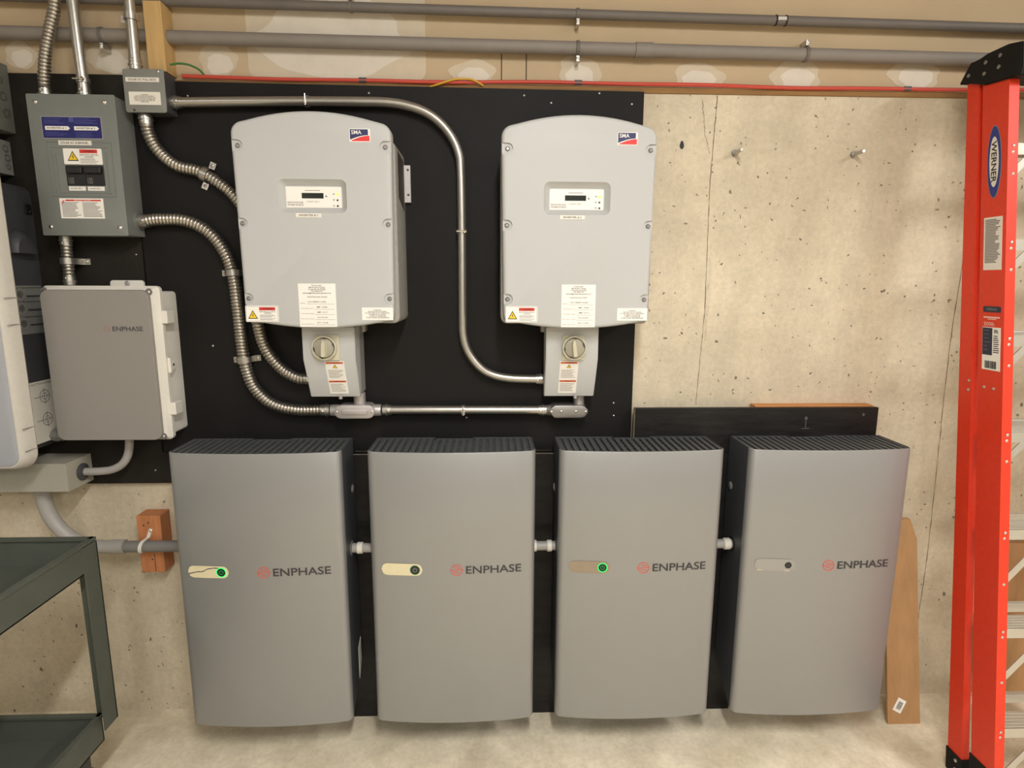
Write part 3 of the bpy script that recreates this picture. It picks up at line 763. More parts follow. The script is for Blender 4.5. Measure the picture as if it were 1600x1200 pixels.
# ------------------------------------------------------------------ conduit bodies
def stadium(cx, cz, w, h, n=12):
    return rrect(cx-w/2, cx+w/2, cz-h/2, cz+h/2, h/2-0.0005, n//2)
def conduit_body(cx, cz, label, kind):
    T = root('conduit_fitting', label, 'conduit fitting', (cx, -0.02, cz), 'conduit bodies')
    mt = 'castal' if kind == 0 else 'castdk'
    obj('body', prism(B(), stadium(cx, cz+0.002, 0.128, 0.042), -0.030, -0.084, 0.003, 2), mt, T, smooth=40)
    if kind == 0: obj('cover', prism(B(), stadium(cx, cz, 0.139, 0.048), -0.0842, -0.091, 0.003, 2), mt, T, smooth=40)
    else:
        poly = [(cx-0.069, cz), (cx-0.052, cz-0.020), (cx-0.044, cz-0.023), (cx+0.044, cz-0.023), (cx+0.058, cz-0.019), (cx+0.069, cz-0.004), (cx+0.069, cz+0.006), (cx+0.058, cz+0.018), (cx+0.046, cz+0.023), (cx-0.046, cz+0.023), (cx-0.056, cz+0.018), (cx-0.069, cz+0.006)]
        obj('cover', prism(B(), poly, -0.0842, -0.092, 0.005, 2), mt, T, smooth=25)
    if kind == 0:
        obj('raised_panel', prism(B(), stadium(cx, cz, 0.092, 0.022), -0.0905, -0.0945, 0.003, 2), mt, T, smooth=40)
        for s in (-1, 1): screw((cx+s*0.060, -0.091, cz), (0, -1, 0), 0.004, T)
    else:
        for s in (-0.060, -0.026, 0.026, 0.060): screw((cx+s, -0.092, cz+(0 if abs(s) > .03 else 0.001)), (0, -1, 0), 0.0042, T)
    return T
c0 = conduit_body(-0.4745, 1.208, 'pale cast conduit fitting with raised oval cover, below the left switch box', 0)
c1 = conduit_body(0.270, 1.206, 'dark metal conduit fitting with flat four screw cover, below the right switch box', 1)
obj('neck', cyl(B(), (-0.461, -0.06, 1.222), (-0.461, -0.06, 1.271), 0.0205, n=20), 'castal', c0, smooth=40)
for s, x in ((-1, -0.538), (1, -0.411)):
    obj('hub', lathe(B(), (x-s*0.006, -0.06, 1.208), (s, 0, 0), ((0, 0.0215), (0.026, 0.0205), (0.03, 0.0195)), 20), 'castal', c0, smooth=40)
obj('neck', lathe(B(), (0.309, -0.06, 1.215), (0, 0, 1), ((0, 0.026), (0.014, 0.0205), (0.056, 0.0185)), 20), 'castdk', c1, smooth=40)
obj('hub', lathe(B(), (0.212, -0.06, 1.206), (-1, 0, 0), ((0, 0.0205), (0.016, 0.019), (0.018, 0.017)), 20), 'castdk', c1, smooth=40)

# ------------------------------------------------------------------ conduits
def xz(pts, y): return [(x, y, z) for x, z in pts]
def connector(x, y, z, d, parent, r=0.0185, L=0.028):
    d = Vector(d)
    o = obj('connector', lathe(B(), (x, y, z), d, ((0, r), (L*0.35, r), (L*0.36, r*1.13), (L*0.5, r*1.13), (L*0.52, r*0.98), (L, r*0.95)), 18), 'galv', parent, smooth=35)
    p = Vector((x, y, z))+d*L*0.75 + Vector((0, -1, 0))*r*0.9
    obj('set_screw', lathe(B(), p, (0, -1, 0), ((0, 0.005), (0.005, 0.0045), (0.006, 0.002)), 10), 'chrome', parent, smooth=40)
    return o
def strap(p, d, r, parent, two=True, backy=-0.0232):
    """saddle around a run at p with direction d, ears flat on the board"""
    p = Vector(p); d, _, _ = basis(Vector(d)); n = Vector((0, -1, 0)); s = d.cross(n).normalized(); w = 0.010
    h = backy - p.y                                   # distance from the run's axis back to the board
    prof = [(s*(r+0.026)) - n*h*1.0, (s*(r+0.004)) - n*h*1.0]
    prof = [(r+0.026, -h), (r+0.003, -h)] + [((r+0.0022)*math.cos(a), (r+0.0022)*math.sin(a)) for a in [PI*k/10 for k in range(11)]] + [(-r-0.003, -h), (-r-0.026, -h)]
    if not two: prof = prof[:-2] + [(-r-0.0022, -h*0.6)]
    outer = prof; bm = B(); t_ = 0.0022
    def shift(i):
        a = outer[max(0, i-1)]; b = outer[min(len(outer)-1, i+1)]; e = Vector((b[0]-a[0], b[1]-a[1])).normalized(); return (outer[i][0]+e.y*t_, outer[i][1]-e.x*t_)
    inn = [shift(i) for i in range(len(outer))]
    rings = []
    for k in range(len(outer)):
        a, b = outer[k], inn[k]
        rings.append([p+s*a[0]+n*a[1]-d*w, p+s*a[0]+n*a[1]+d*w, p+s*b[0]+n*b[1]+d*w, p+s*b[0]+n*b[1]-d*w])
    loft(bm, rings)
    o = obj('strap', bm, 'galv', parent, smooth=30)
    for sg in ((1, -1) if two else (1,)):
        screw(p+s*sg*(r+0.015)-n*(h-0.002), n, 0.0055, parent, 'galv', name='strap_screw')
    return o
def minerallac(p, d, r, parent, backy=-0.0232):
    """one-bolt conduit hanger: band plus tightening bolt"""
    p = Vector(p); d, _, _ = basis(Vector(d))
    o = obj('hanger', lathe(B(), p-d*0.008, d, ((0, r+0.001), (0.001, r+0.003), (0.015, r+0.003), (0.016, r+0.001)), 18), 'galv', parent, smooth=30)
    s = d.cross(Vector((0, -1, 0))).normalized()
    q = p + Vector((0, -1, 0))*(r+0.006)
    obj('hanger_bolt', cyl(B(), q-s*0.018, q+s*0.016, 0.0028, n=8), 'chrome', parent)
    obj('hanger_nut', lathe(B(), q+s*0.008, s, ((0, 0.0065), (0.005, 0.0065)), 6), 'chrome', parent)
    return o

R_EMT = 0.0150
t = root('steel_conduit', 'long rigid conduit from the pull box over the left inverter, bending down between both inverters', 'conduit', (-0.1, -0.055, 1.3))
P = xz([(-0.995, 2.216), (-0.80, 2.221), (-0.60, 2.2245), (-0.40, 2.226), (-0.326, 2.224), (-0.272, 2.216), (-0.215, 2.198), (-0.165, 2.165), (-0.126, 2.118), (-0.106, 2.07), (-0.100, 2.02), (-0.098, 1.824), (-0.099, 1.55), (-0.098, 1.48), (-0.088, 1.43), (-0.064, 1.385), (-0.03, 1.35), (0.01, 1.330), (0.06, 1.320), (0.11, 1.317), (0.172, 1.316)], -0.052)
obj('tube', tube(B(), P, R_EMT, 18, 0.012), 'galv', t, smooth=60)
connector(-1.02, -0.052, 2.216, (1, 0, 0), t); connector(0.185, -0.052, 1.316, (-1, 0, 0), t)
minerallac((-0.593, -0.052, 2.2245), (1, 0, 0), R_EMT, t); minerallac((-0.098, -0.052, 1.82), (0, 0, 1), R_EMT, t)
t = root('steel_conduit', 'short horizontal rigid conduit between the two conduit fittings, above the second battery', 'conduit', (-0.1, -0.06, 1.2))
obj('tube', tube(B(), xz([(-0.375, 1.2085), (-0.1, 1.2075), (0.178, 1.206)], -0.06), R_EMT, 18, 0.05), 'galv', t, smooth=60)
connector(-0.381, -0.06, 1.2085, (1, 0, 0), t); connector(0.194, -0.06, 1.206, (-1, 0, 0), t)
minerallac((-0.0995, -0.06, 1.2075), (1, 0, 0), R_EMT, t)
t = root('steel_conduit', 'vertical rigid conduit rising from the top of the grey breaker panel', 'conduit', (-1.284, -0.065, 2.216))
obj('tube', tube(B(), xz([(-1.282, 2.245), (-1.286, 2.4), (-1.289, 2.6), (-1.292, 2.95)], -0.065), 0.0165, 18, 0.05), 'galv', t, smooth=60)
connector(-1.282, -0.065, 2.217, (0, 0, 1), t, 0.0185, 0.034)
minerallac((-1.2825, -0.065, 2.272), (0, 0, 1), 0.0165, t)
t = root('steel_conduit', 'vertical rigid conduit beside the wooden post, rising from the pull box', 'conduit', (-1.111, -0.06, 2.3))
obj('tube', tube(B(), xz([(-1.111, 2.33), (-1.110, 2.5), (-1.107, 2.95)], -0.076), 0.0155, 18, 0.05), 'galv', t, smooth=60)
connector(-1.111, -0.076, 2.302, (0, 0, 1), t, 0.018, 0.034)
strap((-1.110, -0.076, 2.455), (0, 0, -1), 0.0155, t, two=False, backy=-0.056)

R_FX = 0.0210
def flexible(name_label, pts, y, r=R_FX, ends=(), base=None):
    t = root('flexible_conduit', name_label, 'conduit', base or (pts[-1][0], y, pts[-1][-1]), 'ribbed flexible conduits')
    P = [(q[0], q[2] if len(q) == 3 else y, q[1]) for q in pts]
    obj('ribbed_tube', flex_tube(P, r), 'flex', t, smooth=50)
    for x, yy, z, d in ends: connector(x, yy, z, d, t, r*1.02, 0.030)
    return t
t = flexible('ribbed conduit from under the pull box curving behind the left inverter to its switch box',
    [(-1.106, 2.155, -0.055), (-1.102, 2.115, -0.05), (-1.079, 2.067, -0.045), (-1.026, 2.024, -0.047), (-0.956, 2.006, -0.047), (-0.897, 1.972, -0.047), (-0.845, 1.925, -0.047), (-0.81, 1.85, -0.047), (-0.80, 1.70, -0.047), (-0.802, 1.56, -0.05), (-0.792, 1.49, -0.06), (-0.770, 1.42, -0.065), (-0.725, 1.358, -0.065), (-0.674, 1.325, -0.065), (-0.632, 1.320, -0.065)], -0.05, 0.0200,
    ((-1.106, -0.055, 2.176, (0, 0, -1)), (-0.608, -0.065, 1.320, (-1, 0, 0))))
strap((-0.935, -0.047, 1.996), (1, 0, -0.45), 0.0200, t)
t = flexible('ribbed conduit from the breaker panel arching down past the left inverter to the pale fitting',
    [(-1.142, 1.848), (-1.094, 1.853), (-1.011, 1.849), (-0.941, 1.814), (-0.894, 1.752), (-0.870, 1.672), (-0.863, 1.565), (-0.857, 1.434), (-0.849, 1.356), (-0.824, 1.284), (-0.769, 1.230), (-0.690, 1.208), (-0.58, 1.207)], -0.050, R_FX,
    ((-1.1635, -0.05, 1.847, (1, 0, 0)), (-0.566, -0.055, 1.2075, (-1, 0, 0))))
strap((-0.8695, -0.050, 1.68), (0.03, 0, -1), R_FX, t, two=False); strap((-0.8525, -0.050, 1.385), (0.08, 0, -1), R_FX, t)
t = flexible('short straight ribbed conduit between the breaker panel and the off-white enclosure', [(-1.392, 1.79), (-1.394, 1.71), (-1.395, 1.66)], -0.070, 0.0175,
    ((-1.392, -0.07, 1.7945, (0, 0, -1)), (-1.395, -0.07, 1.6375, (0, 0, 1))))
strap((-1.394, -0.070, 1.715), (0, 0, 1), 0.0175, t, two=False)
t = flexible('ribbed conduit curving up to the left from the breaker panel top', [(-1.403, 2.25), (-1.398, 2.30), (-1.385, 2.36), (-1.362, 2.43), (-1.345, 2.48), (-1.337, 2.55), (-1.336, 2.68), (-1.336, 2.80), (-1.336, 2.95)], -0.065, 0.0175,
    ((-1.403, -0.065, 2.217, (0, 0, 1)),))

# plastic conduits
t = root('plastic_conduit', 'thin grey plastic elbow from the off-white enclosure down to the tan wireway', 'conduit', (-1.3, -0.07, 1.0))
obj('pipe', tube(B(), xz([(-1.256, 1.125), (-1.257, 1.095), (-1.266, 1.055), (-1.288, 1.022), (-1.325, 1.002), (-1.37, 0.996), (-1.428, 0.995)], -0.075), 0.0135, 16, 0.01), 'pvc', t, smooth=60)
obj('locknut', lathe(B(), (-1.4275, -0.075, 0.995), (1, 0, 0), ((0, 0.030), (0.004, 0.030), (0.008, 0.024), (0.010, 0.016)), 20), 'dkgrey', t, smooth=30)
t = root('plastic_conduit', 'thick grey plastic sweep from the tan wireway down to the leftmost battery', 'conduit', (-1.4, -0.088, 0.72))
obj('sweep', tube(B(), xz([(-1.562, 0.947), (-1.561, 0.90), (-1.552, 0.85), (-1.528, 0.802), (-1.488, 0.758), (-1.44, 0.732), (-1.39, 0.722), (-1.33, 0.7205)], -0.088), 0.0235, 20, 0.012), 'pvc', t, smooth=60)
obj('pipe', tube(B(), xz([(-1.33, 0.7205), (-1.2, 0.7205), (-1.039, 0.7205)], -0.088), 0.0205, 20, 0.05), 'pvcdk', t, smooth=60)
obj('coupling', lathe(B(), (-1.352, -0.088, 0.7205), (1, 0, 0), ((0, 0.0225), (0.001, 0.0252), (0.049, 0.0252), (0.05, 0.021)), 24), 'pvc', t, smooth=40)
obj('coupling', lathe(B(), (-1.562, -0.088, 0.9465), (0, 0, -1), ((0, 0.0285), (0.022, 0.028), (0.024, 0.024)), 24), 'pvc', t, smooth=40)
p = Vector((-1.236, -0.088, 0.7205))
sp = root('pipe_strap', 'pale bent metal strap holding the grey pipe to the orange wood block', 'strap', (-1.236, -0.09, 0.72))
bm = B()
loft(bm, [[p+Vector((dx+sl*a_, -math.sin(a)*rr, math.cos(a)*rr)) for dx, rr in ((-0.006, 0.0235), (0.006, 0.0235), (0.006, 0.0215), (-0.006, 0.0215))] for a, a_, sl in [(PI*k/12*1.05, k, -0.0008) for k in range(13)]])
bx(bm, -1.240, -1.228, -0.094, -0.066, 0.742, 0.745)
loft(bm, [[(-1.240, -0.067, 0.742), (-1.228, -0.067, 0.742), (-1.228, -0.0655, 0.742), (-1.240, -0.0655, 0.742)], [(-1.226, -0.067, 0.778), (-1.214, -0.067, 0.776), (-1.214, -0.0655, 0.776), (-1.226, -0.0655, 0.778)]])
obj('band', bm, 'envwhite', sp, smooth=40); screw((-1.221, -0.067, 0.769), (0, -1, 0), 0.005, sp)

# pipes high on the wall
def pipe_clip(x, y, z, r, parent, bolt):
    obj('clip', lathe(B(), (x-0.006, y, z), (1, 0, 0), ((0, r+0.0005), (0.001, r+0.003), (0.011, r+0.003), (0.012, r+0.0005)), 20), 'pvcold2', parent, smooth=40)
    obj('clip_ear', box(x-0.006, x+0.006, y-0.012, 0.011, z+bolt-0.010, z+bolt+0.010, 0.002), 'galv', parent)
    screw((x, y-0.012, z+bolt), (0, -1, 0), 0.0045, parent, 'chrome')
t = root('wall_pipe', 'thicker grey pipe running along the drywall, the lower one of two', 'pipe', (0, -0.022, 2.4))
za = lambda x: 2.423 - 0.0085*(x+1.5)
obj('pipe', tube(B(), [(x, -0.022, za(x)) for x in (-3.9, -1.5, 0, 1.5, 3.9)], 0.0205, 20, 0.2), 'pvcold', t, smooth=60)
obj('coupling', lathe(B(), (0.473, -0.022, za(0.5)), (1, 0, 0), ((0, 0.021), (0.001, 0.0235), (0.058, 0.0235), (0.059, 0.021)), 24), 'pvcold', t, smooth=40)
for x, b in ((-1.235, -0.034), (0.284, -0.034), (1.045, 0.034)): pipe_clip(x, -0.022, za(x), 0.0205, t, b)
t = root('wall_pipe', 'thinner dark grey pipe running along the drywall, the upper one of two', 'pipe', (0, -0.022, 2.5))
zb_ = lambda x: 2.521 - 0.0105*(x+0.73)
obj('pipe', tube(B(), [(x, -0.022, zb_(x)) for x in (-3.9, -1.5, 0, 1.5, 3.9)], 0.0150, 18, 0.2), 'pvcold2', t, smooth=60)
for x, b in ((-0.447, 0.026), (0.282, -0.026)): pipe_clip(x, -0.022, zb_(x), 0.0150, t, b)
for x in (0.935, 0.968): obj('tie', lathe(B(), (x-0.003, -0.022, zb_(x)), (1, 0, 0), ((0, 0.0152), (0.001, 0.0168), (0.005, 0.0168), (0.006, 0.0152)), 18), 'black', t)
sticker(Frame((0, -0.0372, 0)), 0.937, 0.966, zb_(0.95)-0.004, zb_(0.95)+0.006, 'alu', t, 'pipe_tag')

# cables on the sill
def sag(x): return 2.3040 + 0.0022*math.sin(x*4.1)+0.0012*math.sin(x*11.0)
t = obj('red_cable', tube(B(), [(x/10, -0.0115, sag(x/10)) for x in range(-10, 31, 1)], 0.0065, 8, 0.03), 'cablered', None, smooth=60)
tag(t, 'thin red cable lying along the top of the concrete under the drywall', 'cable')
for i, (x, lab) in enumerate(((-0.42, 'small dark clip on the red cable above the left inverter'), (0.29, 'small dark clip on the red cable above the right inverter'), (1.41, 'small grey clip on the red cable beside the ladder top'))):
    c = obj('cable_clip', box(x-0.013, x+0.013, -0.0175, -0.006, sag(x)-0.006, sag(x)+0.008, 0.002), 'dkgrey', None); tag(c, lab, 'clip', 'clips on the red cable')
t = obj('yellow_cable', tube(B(), [(-0.20, -0.0105, 2.287), (-0.162, -0.0195, 2.296), (-0.115, -0.0215, 2.308), (-0.070, -0.0215, 2.309), (-0.046, -0.0195, 2.302), (-0.025, -0.0105, 2.293)], 0.0035, 8, 0.01), 'cableyel', None, smooth=60)
tag(t, 'short yellow cable arching over the red cable between the inverters', 'cable')
t = obj('green_wire', tube(B(), [(-1.012, -0.06, 2.325), (-0.985, -0.055, 2.331), (-0.955, -0.045, 2.329), (-0.935, -0.02, 2.320), (-0.93, -0.009, 2.302)], 0.0032, 8, 0.01), 'cablegrn', None, smooth=60)
tag(t, 'short green wire looping out beside the pull box', 'wire')

# ------------------------------------------------------------------ breaker panel
t = root('breaker_panel', 'grey enamelled breaker panel with blue label and two black breakers', 'electrical panel', (-1.295, -0.02, 1.795))
x0, x1, z0, z1 = -1.427, -1.1635, 1.795, 2.2165
obj('box', box(x0+0.001, x1-0.0, -0.0206, -0.1125, z0+0.002, z1-0.002, 0.001), 'panelgrey', t)
# cover with a breaker window and an embossed frame
cov = prism(B(), rrect(x0-0.001, x1+0.0015, z0-0.001, z1+0.001, 0.004, 3), -0.1126, -0.117, 0.001, 2)
cov = bool_cut(cov, box(-1.3335, -1.2165, -0.13, -0.1150, 1.948, 2.062))
obj('cover', cov, 'panelgrey', t, smooth=30)
F = front(-0.117)
bm = B()
for u0, u1, v0, v1 in ((-1.3845, -1.3825, 1.915, 2.075), (-1.371, -1.369, 1.925, 2.045), (-1.3595, -1.3575, 1.925, 2.045), (-1.206, -1.204, 1.93, 2.045), (-1.1875, -1.1858, 1.92, 2.075), (-1.3845, -1.186, 1.9135, 1.9155), (-1.355, -1.20, 1.924, 1.9255), (-1.3845, -1.186, 2.0765, 2.0785)):
    plate(bm, F, rp(u0, u1, v0, v1), 0, 0.0018)
obj('embossed_frame', bm, 'panelgrey', t)
obj('hood', box(-1.372, -1.196, -0.1185, -0.116, 2.060, 2.068, 0.001), 'panelgrey', t)
for x, z in ((-1.401, 2.194), (-1.193, 2.195), (-1.400, 1.821), (-1.186, 1.8195)): screw((x, -0.117, z), (0, -1, 0), 0.0068, t, 'chrome', 0.004)
for i, (a, b) in enumerate(((-1.3325, -1.2755), (-1.2745, -1.2175))):
    br = obj('breaker', box(a, b, -0.1185, -0.114, 1.947, 2.0075, 0.001), 'black', t)
    obj('breaker_toggle', box(a+0.004, b-0.004, -0.128, -0.1186, 1.983, 2.0035, 0.003), 'black', br)
    text('100', front(-0.1185), a+0.006, a+0.022, 1.952, 1.972, 'inkgrey', br, 0.0008, bold=0.010)
    s = sticker(F, a+0.003, b-0.003, 1.932, 1.9445, 'white', t, 'breaker_label'); text('INVERTER %d' % (i+1), F, a+0.009, b-0.012, 1.936, 1.9405, 'ink', s, 0.0014)
s = sticker(F, -1.334, -1.217, 2.0105, 2.0585, 'white', t, 'warning_sticker', 0.0022, 0.003)
triangle_sign(F, -1.3055, 2.021, 0.034, s, 0.0026)
sticker(F, -1.284, -1.230, 2.0445, 2.0555, 'red', s, 'header', 0.0025)
text('WARNING', F, -1.272, -1.240, 2.0475, 2.0525, 'ink', s, 0.0029, bold=0.010)
text('ELECTRIC SHOCK\nHAZARD', F, -1.284, -1.228, 2.031, 2.0415, 'ink', s, 0.0026, bold=0.01)
obj('small_print', lines(F, -1.284, -1.224, (2.0275, 2.024, 2.020, 2.0155), 0.0012, 0.0022, 0.0026, jit=0.02), 'inkgrey', s)
s = sticker(F, -1.345, -1.245, 2.068, 2.0815, 'cream', t, 'name_label', 0.0020); text('SOLAR AC SUBPANEL', F, -1.338, -1.253, 2.0715, 2.078, 'ink', s, 0.0024, bold=0.010)
s = sticker(F, -1.390, -1.2085, 2.0870, 2.1520, 'castal', t, 'blue_label', 0.0008, 0.003)
obj('blue_field', plate(B(), F, rrect(-1.3885, -1.210, 2.0885, 2.1505, 0.002, 2), 0, 0.0011), 'blue', s, label='deep blue field')
ul = obj('small_print', lines(F, -1.381, -1.312, (2.1455, 2.140, 2.136, 2.132, 2.1055, 2.101, 2.0965), 0.0014, 0.001, 0.0014, jit=0.03), 'bluelt', s)
obj('small_print', lines(F, -1.290, -1.220, (2.1455, 2.141, 2.136, 2.1325, 2.1055, 2.101, 2.0965, 2.092), 0.0014, 0.001, 0.0014, jit=0.03), 'bluelt', s)
sticker(F, -1.306, -1.292, 2.136, 2.150, 'bluelt', s, 'mark_square', 0.0014)
for i, a in enumerate((-1.380, -1.292)):
    q = obj('name_label', plate(B(), F, [(a, 2.112), (a+0.069, 2.112), (a+0.075, 2.1175), (a+0.069, 2.1235), (a, 2.1235)], 0, 0.0016), 'white', s)
    text('INVERTER # %d' % (i+1), F, a+0.006, a+0.063, 2.115, 2.1205, 'ink', s, 0.0020, bold=0.010)
s = sticker(F, -1.364, -1.229, 1.847, 1.9085, 'white', t, 'danger_sticker')
obj('header', bars(F, ((-1.345, -1.236, 1.900, 1.9045),), 0, 0.0014), 'red', s)
text('DANGER / PELIGRO', F, -1.318, -1.265, 1.9008, 1.9038, 'white', s, 0.0017, res=1)
obj('small_print', lines(F, -1.358, -1.300, [1.895-0.0042*k for k in range(11)], 0.0020, jit=0.02), 'inkgrey', s)
obj('small_print', lines(F, -1.294, -1.234, [1.895-0.0042*k for k in range(11)], 0.0020, jit=0.02), 'inkgrey', s)
bm = bars(F, ((-1.3605, -1.346, 1.8975, 1.8985), (-1.354, -1.3525, 1.893, 1.904)), 0, 0.0013); plate(bm, F, [(-1.36, 1.888), (-1.358, 1.888), (-1.347, 1.903), (-1.349, 1.903)], 0, 0.0013)
obj('shock_symbol', bm, 'red', s)
obj('side_knockout', lathe(B(), (x1, -0.05, 1.847), (1, 0, 0), ((0, 0.028), (0.0015, 0.0275)), 20), 'panelgrey', t)

# ------------------------------------------------------------------ pull box
t = root('pull_box', 'small grey pull box with two white labels, beside the wooden post', 'junction box', (-1.08, -0.02, 2.175))
obj('box', box(-1.139, -1.0205, -0.088, -0.0206, 2.1785, 2.2975, 0.001), 'dkgrey', t, label='dark box sides')
obj('cover', prism(B(), rrect(-1.145, -1.019, 2.174, 2.3015, 0.007, 4), -0.0882, -0.091, 0.001, 2), 'boxgrey', t, smooth=30)
F = front(-0.091)
s = sticker(F, -1.1365, -1.0345, 2.2635, 2.2765, 'cream', t, 'name_label'); text('SOLAR DC PULL BOX', F, -1.129, -1.043, 2.267, 2.2735, 'ink', s, 0.0014, bold=0.010)
s = sticker(F, -1.131, -1.0345, 2.1965, 2.2345, 'cream', t, 'warning_sticker')
text('WARNING\nELECTRIC SHOCK HAZARD\nTHE DC CONDUCTORS OF THIS\nPHOTOVOLTAIC SYSTEM ARE\nUNGROUNDED AND MAY BE\nENERGIZED', F, -1.117, -1.049, 2.2035, 2.2275, 'ink', s, 0.0014, bold=0.010, res=1)
screw((-1.036, -0.091, 2.2945), (0, -1, 0), 0.005, t, 'galv'); screw((-1.119, -0.091, 2.181), (0, -1, 0), 0.004, t, 'dkgrey')

# ------------------------------------------------------------------ off-white enclosure
t = root('combiner_enclosure', 'off-white plastic enclosure with a taupe hinged lid and side latches', 'electrical enclosure', (-1.26, -0.02, 1.13))
obj('body', prism(B(), rrect(-1.425, -1.081, 1.138, 1.618, 0.012, 4), -0.0206, -0.122, 0.002, 2), 'envwhite', t, smooth=30)
lid = rrect(-1.437, -1.070, 1.127, 1.636, 0.014, 5)
obj('lid', loft(B(), [[(x, y, z) for x, z in inset(lid, d)] for y, d in ((-0.1225, 0.0), (-0.138, 0.0), (-0.140, 0.002), (-0.152, 0.010))]), 'envwhite', t, smooth=25)
pan = rrect(-1.4305, -1.092, 1.1305, 1.624, 0.026, 6)
obj('lid_panel', loft(B(), [[(x, y, z) for x, z in inset(pan, d)] for y, d in ((-0.1521, 0.0), (-0.163, 0.001), (-0.165, 0.003))]), 'envgrey', t, smooth=30, label='taupe grey front panel')
for x, z in ((-1.096, 1.617), (-1.094, 1.141), (-1.423, 1.619), (-1.4215, 1.140)):
    obj('corner_pocket', lathe(B(), (x, -0.150, z), (0, -1, 0), ((0, 0.012), (0.004, 0.011), (0.005, 0.002)), 12), 'clear', t, smooth=30)
    screw((x, -0.154, z), (0, -1, 0), 0.0045, t, 'chrome')
for z in (1.536, 1.232):
    lt = obj('latch', box(-1.079, -1.052, -0.142, -0.095, z-0.021, z+0.021, 0.003), 'envwhite', t)
    obj('latch_hook', box(-1.080, -1.062, -0.095, -0.075, z-0.013, z+0.013, 0.003), 'envwhite', lt)
bm = extrude_x(B(), [(-0.128, 1.352), (-0.098, 1.372), (-0.098, 1.382), (-0.128, 1.402)], -1.0705, -1.062)
obj('hasp', bm, 'envwhite', t); obj('hasp_hole', lathe(B(), (-1.062, -0.110, 1.377), (1, 0, 0), ((0, 0.005), (0.0006, 0.005)), 10), 'ink', t)
obj('mounting_tab', prism(B(), rrect(-1.292, -1.180, 1.600, 1.654, 0.010, 4), -0.0207, -0.028, 0.001, 2), 'envwhite', t, smooth=30)
obj('tab_bolt', lathe(B(), (-1.234, -0.028, 1.6435), (0, -1, 0), ((0, 0.009), (0.002, 0.009), (0.005, 0.006)), 14), 'castal', t)
F = front(-0.165)
text('ENPHASE', F, -1.214, -1.118, 1.4925, 1.5075, 'logogrey', t, 0.0008, bold=0.008, res=4)
bm = B(); ex, ez, R = -1.233, 1.500, 0.0095
for k in range(32):
    a, b = 2*PI*k/32, 2*PI*(k+1)/32
    plate(bm, F, [(ex+q*math.cos(t_), ez+q*math.sin(t_)) for q, t_ in ((R, a), (R, b), (R-0.002, b), (R-0.002, a))], 0, 0.0006)
plate(bm, F, rp(ex-R, ex+R, ez-0.0008, ez+0.0008), 0, 0.0006)
obj('emblem', bm, 'logofade', t, label='faded coral emblem')

# ------------------------------------------------------------------ system controller at the left edge
t = root('switchgear_cabinet', 'tall cabinet cut by the left edge, pale rounded front lid, charcoal side', 'electrical enclosure', (-1.7, -0.02, 1.08))
obj('back_box', prism(B(), rrect(-1.95, -1.522, 1.085, 1.958, 0.035, 6), -0.0206, -0.239, 0.002, 2), 'dkgrey', t, smooth=30, label='charcoal box')
lid = rrect(-1.975, -1.437, 1.064, 2.00, 0.055, 8)
obj('lid_rim', loft(B(), [[(x, y, z) for x, z in inset(lid, d)] for y, d in ((-0.2395, 0.004), (-0.247, 0.0), (-0.268, 0.003), (-0.292, 0.011), (-0.296, 0.016))]), 'rimwhite', t, smooth=35, label='off-white rim')
obj('lid_front', prism(B(), inset(lid, 0.020), -0.2962, -0.299, 0.002, 2), 'lidgrey', t, smooth=30, label='blue grey lid front')
FS = Frame((-1.522, 0, 0), (0, 1, 0), (0, 0, 1), (1, 0, 0))
sd = obj('knockout_plate', plate(B(), FS, rp(-0.235, -0.030, 1.478, 1.635), 0, 0.002), 'boxgrey', t)
for v in (1.607, 1.562, 1.513):
    obj('knockout', disc(FS, -0.125, v, 0.013, 0.021, 0.0035, 20), 'castal', sd); obj('knockout', disc(FS, -0.125, v, 0, 0.010, 0.003, 16), 'castdk', sd)
    obj('slot_line', bars(FS, ((-0.098, -0.035, v-0.009, v-0.003), (-0.13, -0.032, v+0.020, v+0.022)), 0, 0.0026), 'dkgrey', sd)
ws = sticker(FS, -0.235, -0.030, 1.110, 1.318, 'cream', t, 'knockout_sticker', 0.002)
text('DO NOT TOUCH INSIDE', FS, -0.150, -0.032, 1.306, 1.313, 'ink', ws, 0.0024, bold=0.010, res=1)
for v in (1.265, 1.185):
    obj('drawn_circle', disc(FS, -0.078, v, 0.020, 0.0225, 0.0026, 24), 'inkgrey', ws); obj('drawn_circle', disc(FS, -0.078, v, 0.010, 0.012, 0.0026, 24), 'inkgrey', ws)
    obj('drawn_cross', bars(FS, ((-0.125, -0.055, v-0.001, v+0.001), (-0.079, -0.077, v-0.028, v+0.028)), 0, 0.0025), 'inkgrey', ws)
hood = B()
loft(hood, [[FS.p(-0.105+rx*math.cos(a), 1.738+0.075*k_*math.sin(a), wv) for a in [PI*j/12 for j in range(13)]] for rx, k_, wv, h in ((0.050, 1.0, 0.0, 0), (0.046, 0.93, 0.018, 0), (0.036, 0.70, 0.030, 0))])
obj('vent_hood', hood, 'dkgrey', t, smooth=40)
obj('side_latch', box(-1.5225, -1.516, -0.056, -0.032, 1.866, 1.898, 0.002), 'black', t); screw((-1.516, -0.040, 1.875), (1, 0, 0), 0.004, t)
for z in (1.60, 1.52, 1.20, 1.13): obj('rim_seam', box(-1.4395, -1.4368, -0.2925, -0.247, z-0.0008, z+0.0008), 'inkgrey', t)
obj('bottom_gland', lathe(B(), (-1.52, -0.06, 1.125), (1, 0, -0.2), ((0, 0.022), (0.02, 0.022), (0.022, 0.017), (0.034, 0.017)), 8), 'boxgrey', t)

